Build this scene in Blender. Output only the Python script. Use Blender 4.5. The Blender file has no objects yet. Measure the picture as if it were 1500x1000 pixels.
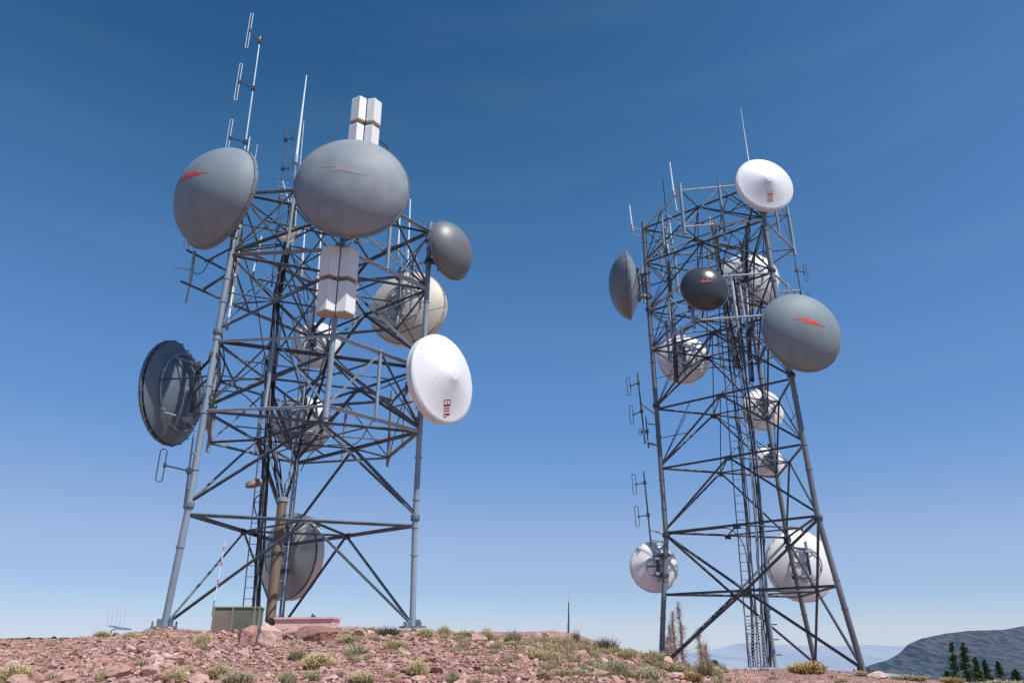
import bpy, bmesh, math, random
import numpy as np
from mathutils import Vector as V, Matrix, noise
random.seed(7)
S = bpy.context.scene
COL = S.collection
PI = math.pi
# ------------------------------------------------------------------ camera
F = 1079.0; PITCH = math.atan(445 / F); ROLL = math.radians(.64)
cam = bpy.data.cameras.new('camera'); cam.lens = 36 * F / 1500; cam.sensor_width = 36
cam.clip_start = .1; cam.clip_end = 200000
camo = bpy.data.objects.new('camera', cam); COL.objects.link(camo)
camo.rotation_euler = (Matrix.Rotation(PI / 2 + PITCH, 3, 'X') @ Matrix.Rotation(-ROLL, 3, 'Z')).to_euler()
S.camera = camo

def ray(u, v):
    c, s = math.cos(ROLL), math.sin(ROLL)
    a = c * (u - 750) - s * (v - 500); b = s * (u - 750) + c * (v - 500)
    up = F * math.sin(PITCH) - b * math.cos(PITCH); fw = F * math.cos(PITCH) + b * math.sin(PITCH)
    return a / fw, up / fw
def at(u, v, Y):
    """survey helper: the point seen at photo pixel (u, v) at forward distance Y metres"""
    a, b = ray(u, v)
    return V((a * Y, Y, b * Y))

# ------------------------------------------------------------------ materials
def mat(name, col, rough=.5, metal=0., var=.0, scale=8., bump=0., bscale=30., col2=None, spec=.5, detail=6, streak=False, emis=None, c2lo=.45, c2hi=.65):
    m = bpy.data.materials.new(name); m.use_nodes = True
    nt = m.node_tree; N = nt.nodes; L = nt.links
    b = N['Principled BSDF']
    b.inputs['Roughness'].default_value = rough; b.inputs['Metallic'].default_value = metal
    b.inputs['Specular IOR Level'].default_value = spec
    tc = N.new('ShaderNodeTexCoord')
    src = tc.outputs['Object']
    if streak:
        mp = N.new('ShaderNodeMapping'); mp.inputs['Scale'].default_value = (1, 1, .18); L.new(src, mp.inputs[0]); src = mp.outputs[0]
    n = N.new('ShaderNodeTexNoise'); n.inputs['Scale'].default_value = scale; n.inputs['Detail'].default_value = detail
    n.inputs['Roughness'].default_value = .65
    L.new(src, n.inputs['Vector'])
    r = N.new('ShaderNodeValToRGB')
    c = list(col)[:3]
    if col2 is None:
        col2 = [x * (1 - var) for x in c]; c1 = [min(1, x * (1 + var)) for x in c]
        r.color_ramp.elements[0].position = .3; r.color_ramp.elements[1].position = .7
        r.color_ramp.elements[0].color = (*col2, 1); r.color_ramp.elements[1].color = (*c1, 1)
    else:
        r.color_ramp.elements[0].position = c2lo; r.color_ramp.elements[1].position = c2hi
        r.color_ramp.elements[0].color = (*c, 1); r.color_ramp.elements[1].color = (*col2, 1)
    L.new(n.outputs[0], r.inputs[0]); L.new(r.outputs[0], b.inputs['Base Color'])
    if bump:
        n2 = N.new('ShaderNodeTexNoise'); n2.inputs['Scale'].default_value = bscale; n2.inputs['Detail'].default_value = 5
        L.new(tc.outputs['Object'], n2.inputs['Vector'])
        bp = N.new('ShaderNodeBump'); bp.inputs['Strength'].default_value = bump; bp.inputs['Distance'].default_value = .02
        L.new(n2.outputs[0], bp.inputs['Height']); L.new(bp.outputs[0], b.inputs['Normal'])
    if emis:
        b.inputs['Emission Color'].default_value = (*emis[0], 1); b.inputs['Emission Strength'].default_value = emis[1]
    return m
M = {}
M['galv'] = mat('galvanised_steel', (.30, .345, .40), .5, .15, .35, 5, .15, 40)
M['galvleg'] = mat('galvanised_leg', (.25, .305, .365), .45, .1, .3, 2.5, .2, 25, streak=True)
M['steel'] = mat('tower_steel', (.15, .18, .21), .5, .15, .4, 4, .15, 30)
M['dark'] = mat('weathered_dark_steel', (.062, .072, .086), .5, .15, .4, 4, .15, 30)
M['darkleg'] = mat('weathered_grey_leg', (.155, .17, .19), .45, .1, .4, 2, .2, 20, streak=True)
M['light'] = mat('bright_galvanised', (.42, .47, .52), .45, .3, .2, 5)
M['radome'] = mat('grey_radome_fabric', (.205, .25, .275), .6, 0, .10, 2.0, .12, 2.5, spec=.3, detail=9, streak=True)
M['radome_mid'] = mat('dark_grey_radome', (.15, .165, .178), .45, 0, .1, 1.5)
M['radome_dark'] = mat('dark_glossy_radome', (.05, .055, .06), .27, 0, .15, 1.5)
M['radome_old'] = mat('worn_grey_radome', (.235, .265, .29), .62, 0, .17, 1.6, .25, 4, detail=9)
M['white'] = mat('white_radome', (.74, .75, .76), .5, 0, .04, 3, .05, 3)
M['panelw'] = mat('white_fibreglass', (.76, .75, .72), .45, 0, .05, 4, streak=True)
M['under'] = mat('tan_panel_underside', (.46, .37, .28), .6, 0, .15, 8)
M['rim'] = mat('painted_grey_rim', (.2, .22, .25), .4, .2, .2, 6)
M['shell'] = mat('aluminium_reflector', (.50, .53, .55), .36, .6, .12, 1.3, .1, 3, streak=True)
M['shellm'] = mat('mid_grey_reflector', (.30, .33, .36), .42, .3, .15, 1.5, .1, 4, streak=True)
M['shellc'] = mat('dull_cream_reflector', (.56, .54, .47), .38, .35, .2, 1.3, .15, 3, streak=True)
M['shellw'] = mat('white_painted_reflector', (.72, .73, .73), .42, 0, .08, 1.3, .1, 4, streak=True)
M['shellb'] = mat('beige_reflector', (.60, .55, .46), .5, .1, .14, 1.5, .1, 4, streak=True)
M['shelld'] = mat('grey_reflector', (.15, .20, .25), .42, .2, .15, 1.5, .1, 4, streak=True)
M['red'] = mat('red_paint', (.62, .055, .035), .5, 0, .12, 9)
M['redfade'] = mat('faded_red_paint', (.40, .33, .33), .6, 0, 0, 14, col2=(.25, .26, .28), c2lo=.38, c2hi=.55)
M['redsoft'] = mat('faded_pink_paint', (.50, .22, .20), .6, 0, 0, 14, col2=(.24, .245, .26), c2lo=.5, c2hi=.7)
M['maroon_soft'] = mat('orange_red_print', (.50, .12, .07), .5, 0, .1, 9)
M['maroon'] = mat('dark_red_print', (.32, .02, .03), .5, 0, .1, 9)
M['whip'] = mat('white_fibreglass_whip', (.80, .83, .86), .3, 0, .05, 5)
M['alu'] = mat('aluminium_rod', (.42, .47, .53), .5, .2, .1, 8)
M['black'] = mat('black_cable', (.012, .013, .016), .55, 0, .3, 9)
M['cableg'] = mat('grey_cable', (.10, .115, .14), .5, 0, .3, 9)
M['brown'] = mat('rust_brown_pipe', (.19, .13, .085), .6, .1, .3, 3, .2, 20, streak=True)
M['pink'] = mat('pink_painted_concrete', (.72, .46, .43), .85, 0, .15, 3, .3, 40)
M['camog'] = mat('camouflage_green', (.145, .16, .11), .85, 0, 0, 2.2, col2=(.21, .17, .14), detail=3, c2lo=.5, c2hi=.6)
M['trim'] = mat('olive_trim', (.19, .205, .14), .8, 0, .15, 6)
M['tan'] = mat('brown_grey_metal', (.30, .215, .17), .6, .1, .15, 5)

# ------------------------------------------------------------------ mesh helpers
class MB:
    def __init__(s): s.v = []; s.f = []; s.sm = []
    def add(s, vs, fs, smooth=False):
        o = len(s.v); s.v += [tuple(p) for p in vs]
        for f in fs: s.f.append([i + o for i in f]); s.sm.append(smooth)
    def tube(s, p, q, r, r2=None, n=8, cap=True):
        p, q = V(p), V(q); r2 = r if r2 is None else r2
        d = (q - p)
        if d.length < 1e-6: return s
        d.normalize(); a = d.orthogonal().normalized(); b = d.cross(a)
        vs = []
        for c, rr in ((p, r), (q, r2)):
            for k in range(n):
                t = 2 * PI * k / n; vs.append(c + a * rr * math.cos(t) + b * rr * math.sin(t))
        s.add(vs, [[k, (k + 1) % n, n + (k + 1) % n, n + k] for k in range(n)], True)
        if cap: s.add(vs, [list(range(n))[::-1], list(range(n, 2 * n))])
        return s
    def path(s, pts, r, n=6, close=False, ref=None):
        pts = [V(p) for p in pts]; m = len(pts); vs = []
        for i in range(m):
            if close: d = pts[(i + 1) % m] - pts[i - 1]
            else: d = pts[min(i + 1, m - 1)] - pts[max(i - 1, 0)]
            d.normalize()
            if ref is None: ref = d.orthogonal().normalized()
            a = (ref - d * ref.dot(d)).normalized(); ref = a; b = d.cross(a)
            vs += [pts[i] + a * r * math.cos(2 * PI * k / n) + b * r * math.sin(2 * PI * k / n) for k in range(n)]
        fs = []
        for i in range(m if close else m - 1):
            j = (i + 1) % m
            fs += [[i * n + k, i * n + (k + 1) % n, j * n + (k + 1) % n, j * n + k] for k in range(n)]
        if not close: fs += [list(range(n))[::-1], [(m - 1) * n + k for k in range(n)]]
        s.add(vs, fs, True); return s
    def angle(s, p, q, w, t=.009, up=V((0, 0, 1)), flip=1):
        """rolled L-section bar from p to q"""
        p, q = V(p), V(q); d = (q - p).normalized(); b = d.cross(up)
        if b.length < 1e-3: b = d.orthogonal()
        b.normalize(); a = b.cross(d).normalized(); b = b * flip
        prof = [(0, 0), (w, 0), (w, -t), (t, -t), (t, -w), (0, -w)]
        vs = [c + b * x + a * y for c in (p, q) for x, y in prof]
        n = 6; s.add(vs, [[k, (k + 1) % n, n + (k + 1) % n, n + k] for k in range(n)] + [list(range(n)), list(range(n, 2 * n))[::-1]])
        return s
    def box(s, c, dx, dy, dz, rz=0., R=None):
        c = V(c); R = R or Matrix.Rotation(rz, 3, 'Z')
        vs = [c + R @ V((x * dx / 2, y * dy / 2, z * dz / 2)) for x in (-1, 1) for y in (-1, 1) for z in (-1, 1)]
        s.add(vs, [[0, 1, 3, 2], [4, 6, 7, 5], [0, 4, 5, 1], [2, 3, 7, 6], [0, 2, 6, 4], [1, 5, 7, 3]]); return s
    def lathe(s, c, ax, prof, n=48, smooth=True):
        """prof: (radius, offset along ax)"""
        c = V(c); ax = V(ax).normalized(); a = V((0, 0, 1)).cross(ax)
        if a.length < 1e-3: a = V((1, 0, 0))
        a.normalize(); b = ax.cross(a); vs = []; m = len(prof)
        for r, o in prof:
            vs += [c + ax * o + a * r * math.cos(2 * PI * k / n) + b * r * math.sin(2 * PI * k / n) for k in range(n)]
        s.add(vs, [[i * n + k, i * n + (k + 1) % n, (i + 1) * n + (k + 1) % n, (i + 1) * n + k] for i in range(m - 1) for k in range(n)], smooth)
        return s
    def obj(s, name, m, parent=None, loc=(0, 0, 0)):
        """vertices are world coordinates; the object sits at loc (or at its parent's place)"""
        off = V(loc)
        if parent is not None:
            off = V((0, 0, 0)); p = parent
            while p is not None: off = off + V(p.location); p = p.parent
        me = bpy.data.meshes.new(name)
        me.from_pydata([(x - off.x, y - off.y, z - off.z) for x, y, z in s.v], [], s.f)
        me.polygons.foreach_set('use_smooth', s.sm)
        me.materials.append(M[m] if isinstance(m, str) else m)
        bm = bmesh.new(); bm.from_mesh(me)
        bmesh.ops.recalc_face_normals(bm, faces=bm.faces); bm.to_mesh(me); bm.free()
        o = bpy.data.objects.new(name, me); COL.objects.link(o)
        if parent is None: o.location = off
        else: o.parent = parent
        return o
def tag(o, label, cat, group=None, kind=None):
    if label: o['label'] = label
    if cat: o['category'] = cat
    if group: o['group'] = group
    if kind: o['kind'] = kind
    return o
def thing(name, loc, label, cat, group=None):
    o = bpy.data.objects.new(name, None); COL.objects.link(o); o.location = loc; o.empty_display_size = .2
    return tag(o, label, cat, group)
def lerp(a, b, t): return V(a) + (V(b) - V(a)) * t

# ------------------------------------------------------------------ terrain height
crest_px = [(-250, 950), (0, 938), (60, 937), (130, 934), (190, 928), (240, 921), (310, 925), (400, 922), (500, 922), (610, 924), (700, 930), (790, 935), (850, 944),
            (900, 953), (935, 958), (970, 966), (1000, 975), (1030, 980), (1056, 978), (1100, 978), (1150, 977), (1250, 982), (1300, 989), (1400, 996), (1500, 1001), (1750, 1015)]
CA = [ray(*p)[0] for p in crest_px]; CB = [ray(*p)[1] for p in crest_px]
D_px = [(-250, 21), (610, 21), (700, 20), (950, 17.5), (1035, 18), (1110, 26), (1250, 25), (1500, 23), (1750, 22)]
DA = [ray(u, 960)[0] for u, _ in D_px]; DB = [d for _, d in D_px]
def sstep(t): t = max(0., min(1., t)); return t * t * (3 - 2 * t)
EYE = -1.75
def base_h(x, y):
    ys = max(y, 1.5); a = x / ys
    c = float(np.interp(a, CA, CB)); D = float(np.interp(a, DA, DB))
    if y < D:
        t = max(0., y / D); z = EYE + (c * D - EYE) * (1 - (1 - t) ** 1.6)
    else:
        zc = c * D
        back = .42 + (-.98 - .42) * sstep((x - 1) / 4.5)
        k = sstep((y - D) / 5)
        z = zc * (1 - k) + back * k
        if x > 5: z = min(z, c * y - .02)
        if y > 37: z -= (y - 37) * .075
        if y > 150: z -= (y - 150) * .33
    if y < 1.5: z = z * 1 + 0
    return z
def ground_h(x, y):
    z = base_h(x, y)
    if y < 60:
        amp = .05 * (1 if y < 24 else .6)
        z += amp * (noise.noise(V((x * 1.3, y * 1.3, 0))) + .5 * noise.noise(V((x * 4.1, y * 4.1, 3))))
        z -= .035
    else:
        z += .5 * noise.noise(V((x * .06, y * .06, 0)))
    return z
def on_ground(u, v=None):
    """walk along the sight line of a photo pixel until it meets the terrain; on or past the crest -> the crest itself"""
    a, b = ray(u, v if v is not None else 0)
    D = float(np.interp(a, DA, DB))
    if v is not None:
        y = 6.
        while y < D + .2:
            if ground_h(a * y, y) >= b * y: break
            y += .05
        y = min(y, D)
    else: y = D
    return V((a * y, y, ground_h(a * y, y)))

def axis_pts(segs):
    out = []
    for a, b, st in segs:
        x = a
        while x < b - 1e-6: out.append(x); x += st
    out.append(segs[-1][1]); return out
xs = axis_pts([(-500, -100, 50), (-100, -30, 7), (-30, -15, 1), (-15, 19, .16), (19, 40, 1), (40, 120, 8), (120, 500, 38)])
ys = axis_pts([(-60, 0, 6), (0, 6, 1), (6, 24, .12), (24, 36, .3), (36, 60, 2), (60, 200, 10), (200, 800, 60)])
vs = [(x, y, ground_h(x, y)) for y in ys for x in xs]; W = len(xs)
fs = [[j * W + i, j * W + i + 1, (j + 1) * W + i + 1, (j + 1) * W + i] for j in range(len(ys) - 1) for i in range(W - 1)]

def ground_material():
    m = bpy.data.materials.new('red_cinder_soil'); m.use_nodes = True
    nt = m.node_tree; N = nt.nodes; L = nt.links; b = N['Principled BSDF']; b.inputs['Roughness'].default_value = .95
    b.inputs['Specular IOR Level'].default_value = .15
    tc = N.new('ShaderNodeTexCoord')
    def noise_(sc, det=6):
        n = N.new('ShaderNodeTexNoise'); n.inputs['Scale'].default_value = sc; n.inputs['Detail'].default_value = det; L.new(tc.outputs['Object'], n.inputs[0]); return n
    def ramp(src, els):
        r = N.new('ShaderNodeValToRGB'); r.color_ramp.elements[0].position = els[0][0]; r.color_ramp.elements[0].color = (*els[0][1], 1)
        r.color_ramp.elements[1].position = els[-1][0]; r.color_ramp.elements[1].color = (*els[-1][1], 1)
        for p, c in els[1:-1]: e = r.color_ramp.elements.new(p); e.color = (*c, 1)
        L.new(src, r.inputs[0]); return r
    vo = N.new('ShaderNodeTexVoronoi'); vo.inputs['Scale'].default_value = 16; L.new(tc.outputs['Object'], vo.inputs[0])
    hs = N.new('ShaderNodeSeparateColor'); L.new(vo.outputs['Color'], hs.inputs[0])
    r1 = ramp(hs.outputs[0], [(0, (.26, .15, .13)), (.5, (.42, .26, .225)), (1, (.54, .37, .33))])
    n1 = noise_(.7); r2 = ramp(n1.outputs[0], [(.4, (.85, .8, .78)), (.62, (1.05, 1.0, .98))])
    mx = N.new('ShaderNodeMix'); mx.data_type = 'RGBA'; mx.blend_type = 'MULTIPLY'; mx.inputs[0].default_value = 1
    L.new(r1.outputs[0], mx.inputs[6]); L.new(r2.outputs[0], mx.inputs[7])
    vd = N.new('ShaderNodeVectorMath'); vd.operation = 'DISTANCE'; vd.inputs[1].default_value = (2, 20, 0); L.new(tc.outputs['Object'], vd.inputs[0])
    dm = N.new('ShaderNodeMapRange'); dm.inputs[1].default_value = 24; dm.inputs[2].default_value = 45; L.new(vd.outputs['Value'], dm.inputs[0])
    m2 = N.new('ShaderNodeMix'); m2.data_type = 'RGBA'; m2.inputs[7].default_value = (.13, .11, .075, 1); L.new(dm.outputs[0], m2.inputs[0]); L.new(mx.outputs[2], m2.inputs[6])     # scrub takes over away from the cinder summit
    L.new(m2.outputs[2], b.inputs['Base Color'])
    n3 = noise_(45, 4)
    ad = N.new('ShaderNodeMath'); ad.operation = 'ADD'; L.new(vo.outputs['Distance'], ad.inputs[0]); L.new(n3.outputs[0], ad.inputs[1])
    bp = N.new('ShaderNodeBump'); bp.inputs['Strength'].default_value = .9; bp.inputs['Distance'].default_value = .03; bp.invert = True
    L.new(ad.outputs[0], bp.inputs['Height']); L.new(bp.outputs[0], b.inputs['Normal'])
    return m
M['soil'] = ground_material()
me = bpy.data.meshes.new('ground'); me.from_pydata(vs, [], fs); me.polygons.foreach_set('use_smooth', [True] * len(fs)); me.materials.append(M['soil'])
g = bpy.data.objects.new('ground', me); COL.objects.link(g); g['kind'] = 'structure'

# ------------------------------------------------------------------ rocks
def rock_material(name, els, rough=.9):
    m = bpy.data.materials.new(name); m.use_nodes = True
    nt = m.node_tree; N = nt.nodes; L = nt.links; b = N['Principled BSDF']; b.inputs['Roughness'].default_value = rough; b.inputs['Specular IOR Level'].default_value = .2
    at_ = N.new('ShaderNodeAttribute'); at_.attribute_name = 'tint'
    r = N.new('ShaderNodeValToRGB')
    r.color_ramp.elements[0].color = (*els[0][1], 1); r.color_ramp.elements[1].color = (*els[-1][1], 1)
    for p, c in els[1:-1]: e = r.color_ramp.elements.new(p); e.color = (*c, 1)
    tc = N.new('ShaderNodeTexCoord'); n = N.new('ShaderNodeTexNoise'); n.inputs['Scale'].default_value = 14; n.inputs['Detail'].default_value = 8
    L.new(tc.outputs['Object'], n.inputs[0])
    ma = N.new('ShaderNodeMath'); ma.operation = 'MULTIPLY_ADD'; ma.inputs[1].default_value = .7; ma.inputs[2].default_value = -.35; L.new(n.outputs[0], ma.inputs[0])
    ad = N.new('ShaderNodeMath'); ad.operation = 'ADD'; L.new(at_.outputs['Fac'], ad.inputs[0]); L.new(ma.outputs[0], ad.inputs[1])
    L.new(ad.outputs[0], r.inputs[0]); L.new(r.outputs[0], b.inputs['Base Color'])
    bp = N.new('ShaderNodeBump'); bp.inputs['Strength'].default_value = .6; bp.inputs['Distance'].default_value = .03; L.new(n.outputs[0], bp.inputs['Height']); L.new(bp.outputs[0], b.inputs['Normal'])
    return m
M['rock'] = rock_material('red_lava_rock', [(0, (.14, .07, .055)), (.3, (.32, .17, .135)), (.55, (.46, .275, .23)), (.8, (.56, .38, .33)), (1, (.60, .49, .44))])
def rock_shape(seed, sub=0, cut=14):
    """angular broken rock: hull of random points, optionally subdivided and roughened"""
    rnd = random.Random(seed); bm = bmesh.new()
    for _ in range(cut):
        p = V((rnd.gauss(0, 1), rnd.gauss(0, 1), rnd.gauss(0, 1))).normalized() * rnd.uniform(.7, 1.05); bm.verts.new(p)
    r = bmesh.ops.convex_hull(bm, input=bm.verts); bmesh.ops.delete(bm, geom=[g for g in r['geom_interior'] if isinstance(g, bmesh.types.BMVert)], context='VERTS')
    if sub:
        bmesh.ops.subdivide_edges(bm, edges=bm.edges, cuts=sub, use_grid_fill=True)
        for v in bm.verts:
            p = v.co; v.co = p * (1 + .10 * noise.noise(p * 2.5 + V((seed, 0, 0))) + .05 * noise.noise(p * 7 + V((seed, 3, 0))))
    bmesh.ops.triangulate(bm, faces=bm.faces); bm.verts.index_update(); bm.verts.ensure_lookup_table()
    vs = np.array([v.co[:] for v in bm.verts]); fs = np.array([[v.index for v in f.verts] for f in bm.faces]); bm.free(); return vs, fs
shapes = [rock_shape(i, 0, 16) for i in range(14)]
small = [rock_shape(50 + i, 0, 10) for i in range(14)]
rng = np.random.default_rng(3)
def tri_mesh(name, VV, FF, tint, m):
    me = bpy.data.meshes.new(name); nv, nf = len(VV), len(FF)
    me.vertices.add(nv); me.vertices.foreach_set('co', VV.astype(np.float32).ravel())
    me.loops.add(nf * 3); me.loops.foreach_set('vertex_index', FF.astype(np.int32).ravel())
    me.polygons.add(nf); me.polygons.foreach_set('loop_start', np.arange(nf, dtype=np.int32) * 3)
    me.polygons.foreach_set('use_smooth', [False] * nf)
    me.update(calc_edges=True)
    at_ = me.attributes.new('tint', 'FLOAT', 'POINT'); at_.data.foreach_set('value', tint.astype(np.float32))
    me.materials.append(m); me.validate(); return me
def rot3(rnd):
    q = rnd.normal(size=4); q /= np.linalg.norm(q); w, x, y, z = q
    return np.array([[1 - 2 * (y * y + z * z), 2 * (x * y - z * w), 2 * (x * z + y * w)], [2 * (x * y + z * w), 1 - 2 * (x * x + z * z), 2 * (y * z - x * w)], [2 * (x * z - y * w), 2 * (y * z + x * w), 1 - 2 * (x * x + y * y)]])
def scatter(n, region, smin, smax, shp, power=2.2, flat=.65):
    Vs, Fs, Ts = [], [], []; o = 0
    for _ in range(n):
        u = rng.uniform(*region[0]); a = ray(u, 960)[0]
        D = float(np.interp(a, DA, DB)); y = region[1] + (min(D + 2.5, region[2]) - region[1]) * rng.uniform() ** .8
        x = a * y; s = smin + (smax - smin) * rng.uniform() ** power * (1.0 if u < 1050 else .45)
        vs, fs = shp[rng.integers(len(shp))]
        p = (vs * np.array([1, rng.uniform(.7, 1.1), rng.uniform(.7, 1)])) @ rot3(rng).T * s
        p[:, 2] *= flat
        p += np.array([x, y, ground_h(x, y) + s * flat * rng.uniform(-.1, .45)])
        Vs.append(p); Fs.append(fs + o); o += len(vs); Ts.append(np.full(len(vs), np.clip(rng.normal(.47, .19), .05, .95)))
    return np.vstack(Vs), np.vstack(Fs), np.concatenate(Ts)
A = scatter(62000, ((-60, 1560), 9, 30), .014, .062, small, 1.7)
B = scatter(3600, ((-60, 1100), 9, 24), .04, .14, shapes, 3.2)
VV = np.vstack([A[0], B[0]]); FF = np.vstack([A[1], B[1] + len(A[0])]); TT = np.concatenate([A[2], B[2]])
me = tri_mesh('loose_rocks', VV, FF, TT, M['rock']); o = bpy.data.objects.new('loose_rocks', me); COL.objects.link(o)
tag(o, 'loose red volcanic rubble covering the hilltop', 'rubble', kind='stuff')
def boulder(u, v, w, h, label, tint=.55, seed=0, dep=.8, back=0., group=None):
    p = on_ground(u, v); y = p.y + back; a = p.x / p.y; c = V((a * y, y, ground_h(a * y, y)))
    vs, fs = rock_shape(100 + seed, 5, 17)
    s = y / F * 1.05; W_, H_ = w * s / 2 * 1.1, h * s * .62
    rr = Matrix.Rotation(seed * 1.7, 3, 'Z'); P = np.array([(rr @ V(q))[:] for q in vs])
    nz = np.array([noise.noise(V(q) * 5) for q in P]); P = P * (1 + .06 * nz[:, None])
    P = P * np.array([W_, W_ * dep, H_]); P[:, 2] += H_ * .45
    me = tri_mesh('boulder', P, fs, np.full(len(P), tint), M['rock'])
    o = bpy.data.objects.new('boulder', me); COL.objects.link(o); o.location = c; tag(o, label, 'rock', group); return o
boulder(362, 945, 32, 30, 'blocky dark-sided boulder right of the green cabinet foot', .45, 1, back=.3)
boulder(392, 946, 40, 34, 'pale pink slab boulder leaning beside the blocky boulder', .75, 2)
boulder(464, 938, 66, 34, 'large dark overhanging boulder in front of the pink concrete block', .24, 21)
boulder(428, 936, 40, 22, 'pinkish boulder at the left end of the pink concrete block', .62, 4)
boulder(527, 932, 20, 14, 'small rounded boulder right of the pink concrete block', .55, 5)
boulder(788, 936, 22, 13, 'lone small boulder standing up on the skyline between the towers', .6, 6)
boulder(700, 940, 26, 13, 'flat boulder below the skyline grass in the middle', .6, 7)
boulder(210, 955, 18, 9, 'dark little boulder on the slope below the left tower leg', .2, 8)
boulder(170, 992, 46, 20, 'wide low boulder in the left foreground', .5, 9)
boulder(25, 1003, 34, 15, 'boulder in the bottom left corner beside yellow grass', .55, 10)
boulder(222, 988, 26, 15, 'pale boulder with a dark crack in the left foreground', .7, 11)
boulder(256, 972, 34, 12, 'low grey-pink boulder on the slope left of the cabinet', .5, 12)
boulder(290, 1002, 30, 15, 'pinkish boulder between two foreground grass tufts', .65, 13)
boulder(975, 972, 26, 12, 'pink boulder by the foot of the right tower left leg', .7, 14)
boulder(985, 993, 30, 12, 'pale flat boulder on the right hand slope under the grass', .75, 15)
boulder(1010, 992, 20, 9, 'small grey boulder by the bushes at the end of the slope', .6, 16)
boulder(1285, 992, 28, 9, 'low pale boulder right of the right tower foot', .85, 17)
boulder(640, 985, 24, 10, 'reddish boulder low on the slope in the middle foreground', .45, 18)
boulder(880, 990, 26, 10, 'reddish boulder on the lower slope left of the dipole poles', .5, 19)
boulder(95, 998, 40, 14, 'dull red boulder in the left foreground', .45, 20)

# ------------------------------------------------------------------ grass and shrubs
def leaf_mat(name, c1, c2, c3):
    m = bpy.data.materials.new(name); m.use_nodes = True
    nt = m.node_tree; N = nt.nodes; L = nt.links; b = N['Principled BSDF']; b.inputs['Roughness'].default_value = .8; b.inputs['Specular IOR Level'].default_value = .2
    a = N.new('ShaderNodeAttribute'); a.attribute_name = 'tint'; r = N.new('ShaderNodeValToRGB')
    r.color_ramp.elements[0].color = (*c1, 1); e = r.color_ramp.elements.new(.5); e.color = (*c2, 1); r.color_ramp.elements[-1].color = (*c3, 1)
    L.new(a.outputs['Fac'], r.inputs[0]); L.new(r.outputs[0], b.inputs['Base Color']); return m
M['straw'] = leaf_mat('straw_grass', (.13, .13, .06), (.34, .29, .15), (.58, .49, .30))
M['yellow'] = leaf_mat('yellow_flower_brush', (.16, .14, .06), (.44, .36, .16), (.64, .54, .31))
M['sage'] = leaf_mat('grey_green_brush', (.13, .125, .065), (.34, .30, .17), (.54, .47, .31))
M['darksh'] = leaf_mat('dark_brush', (.05, .06, .04), (.12, .13, .09), (.25, .22, .16))
M['ochre'] = leaf_mat('ochre_grass', (.13, .11, .04), (.34, .23, .08), (.50, .37, .16))
def tuft_mesh(name, seed, n, w, h, m, lean=0., bw=.006):
    rnd = random.Random(seed); Vs = []; Fs = []; T = []
    for i in range(n):
        t = rnd.uniform(0, 2 * PI); r = rnd.random() ** .6
        bx, by = .72 * w * r * math.cos(t), .72 * w * r * math.sin(t) * .9
        sp = rnd.uniform(.05, .6); L_ = h * rnd.uniform(.35, 1.2) * (1 - .45 * r * r)
        dx, dy = math.cos(t) * sp * r + rnd.gauss(0, .16) + lean, math.sin(t) * sp * r + rnd.gauss(0, .16)
        p = [V((bx, by, -.02)), V((bx + dx * L_ * .45, by + dy * L_ * .45, L_ * .6)), V((bx + dx * L_ * 1.1, by + dy * L_ * 1.1, L_))]
        s = V((math.cos(t * 7 + i), math.sin(t * 7 + i), 0)) * bw * rnd.uniform(.7, 1.5); o = len(Vs)
        Vs += [p[0] - s, p[0] + s, p[1] - s, p[1] + s, p[2]]
        Fs += [[o, o + 1, o + 3], [o, o + 3, o + 2], [o + 2, o + 3, o + 4]]
        k = rnd.gauss(.0, .12); T += [.1 + k * .5, .1 + k * .5, .5 + k, .5 + k, .85 + k]
        if rnd.random() < .35:        # seed head / flower tip
            q = p[2]; z = bw * 1.3; o = len(Vs); Vs += [q + V((z, 0, 0)), q + V((-z, z, 0)), q + V((-z * .3, -z, z * 1.5)), q + V((0, 0, z * 2.5))]
            Fs += [[o, o + 1, o + 3], [o + 1, o + 2, o + 3], [o, o + 2, o + 3]]; T += [.95 + k] * 4
    return tri_mesh(name, np.array([v[:] for v in Vs]), np.array(Fs), np.clip(np.array(T), 0, 1), M[m])
tuft_protos = {k: [tuft_mesh('grass_tuft', 10 * i + j, n, 1, h, k, bw=.026) for j in range(3)] for i, (k, n, h) in enumerate([('straw', 620, .95), ('yellow', 700, .85), ('sage', 640, .9), ('darksh', 300, 1.15), ('ochre', 800, .8)])}
def tuft(u, v, w, h, kind, label, seed=0, group=None, name='grass_tuft', cat='grass tuft'):
    p = on_ground(u, v); s = p.y / F * .9
    o = bpy.data.objects.new(name, tuft_protos[kind][seed % 3]); COL.objects.link(o)
    o.location = p - V((0, 0, .01)); o.scale = (w * s * .55, w * s * .55, h * s * 1.0); o.rotation_euler = (0, 0, seed * 1.3)
    return tag(o, label, cat, group)
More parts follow.
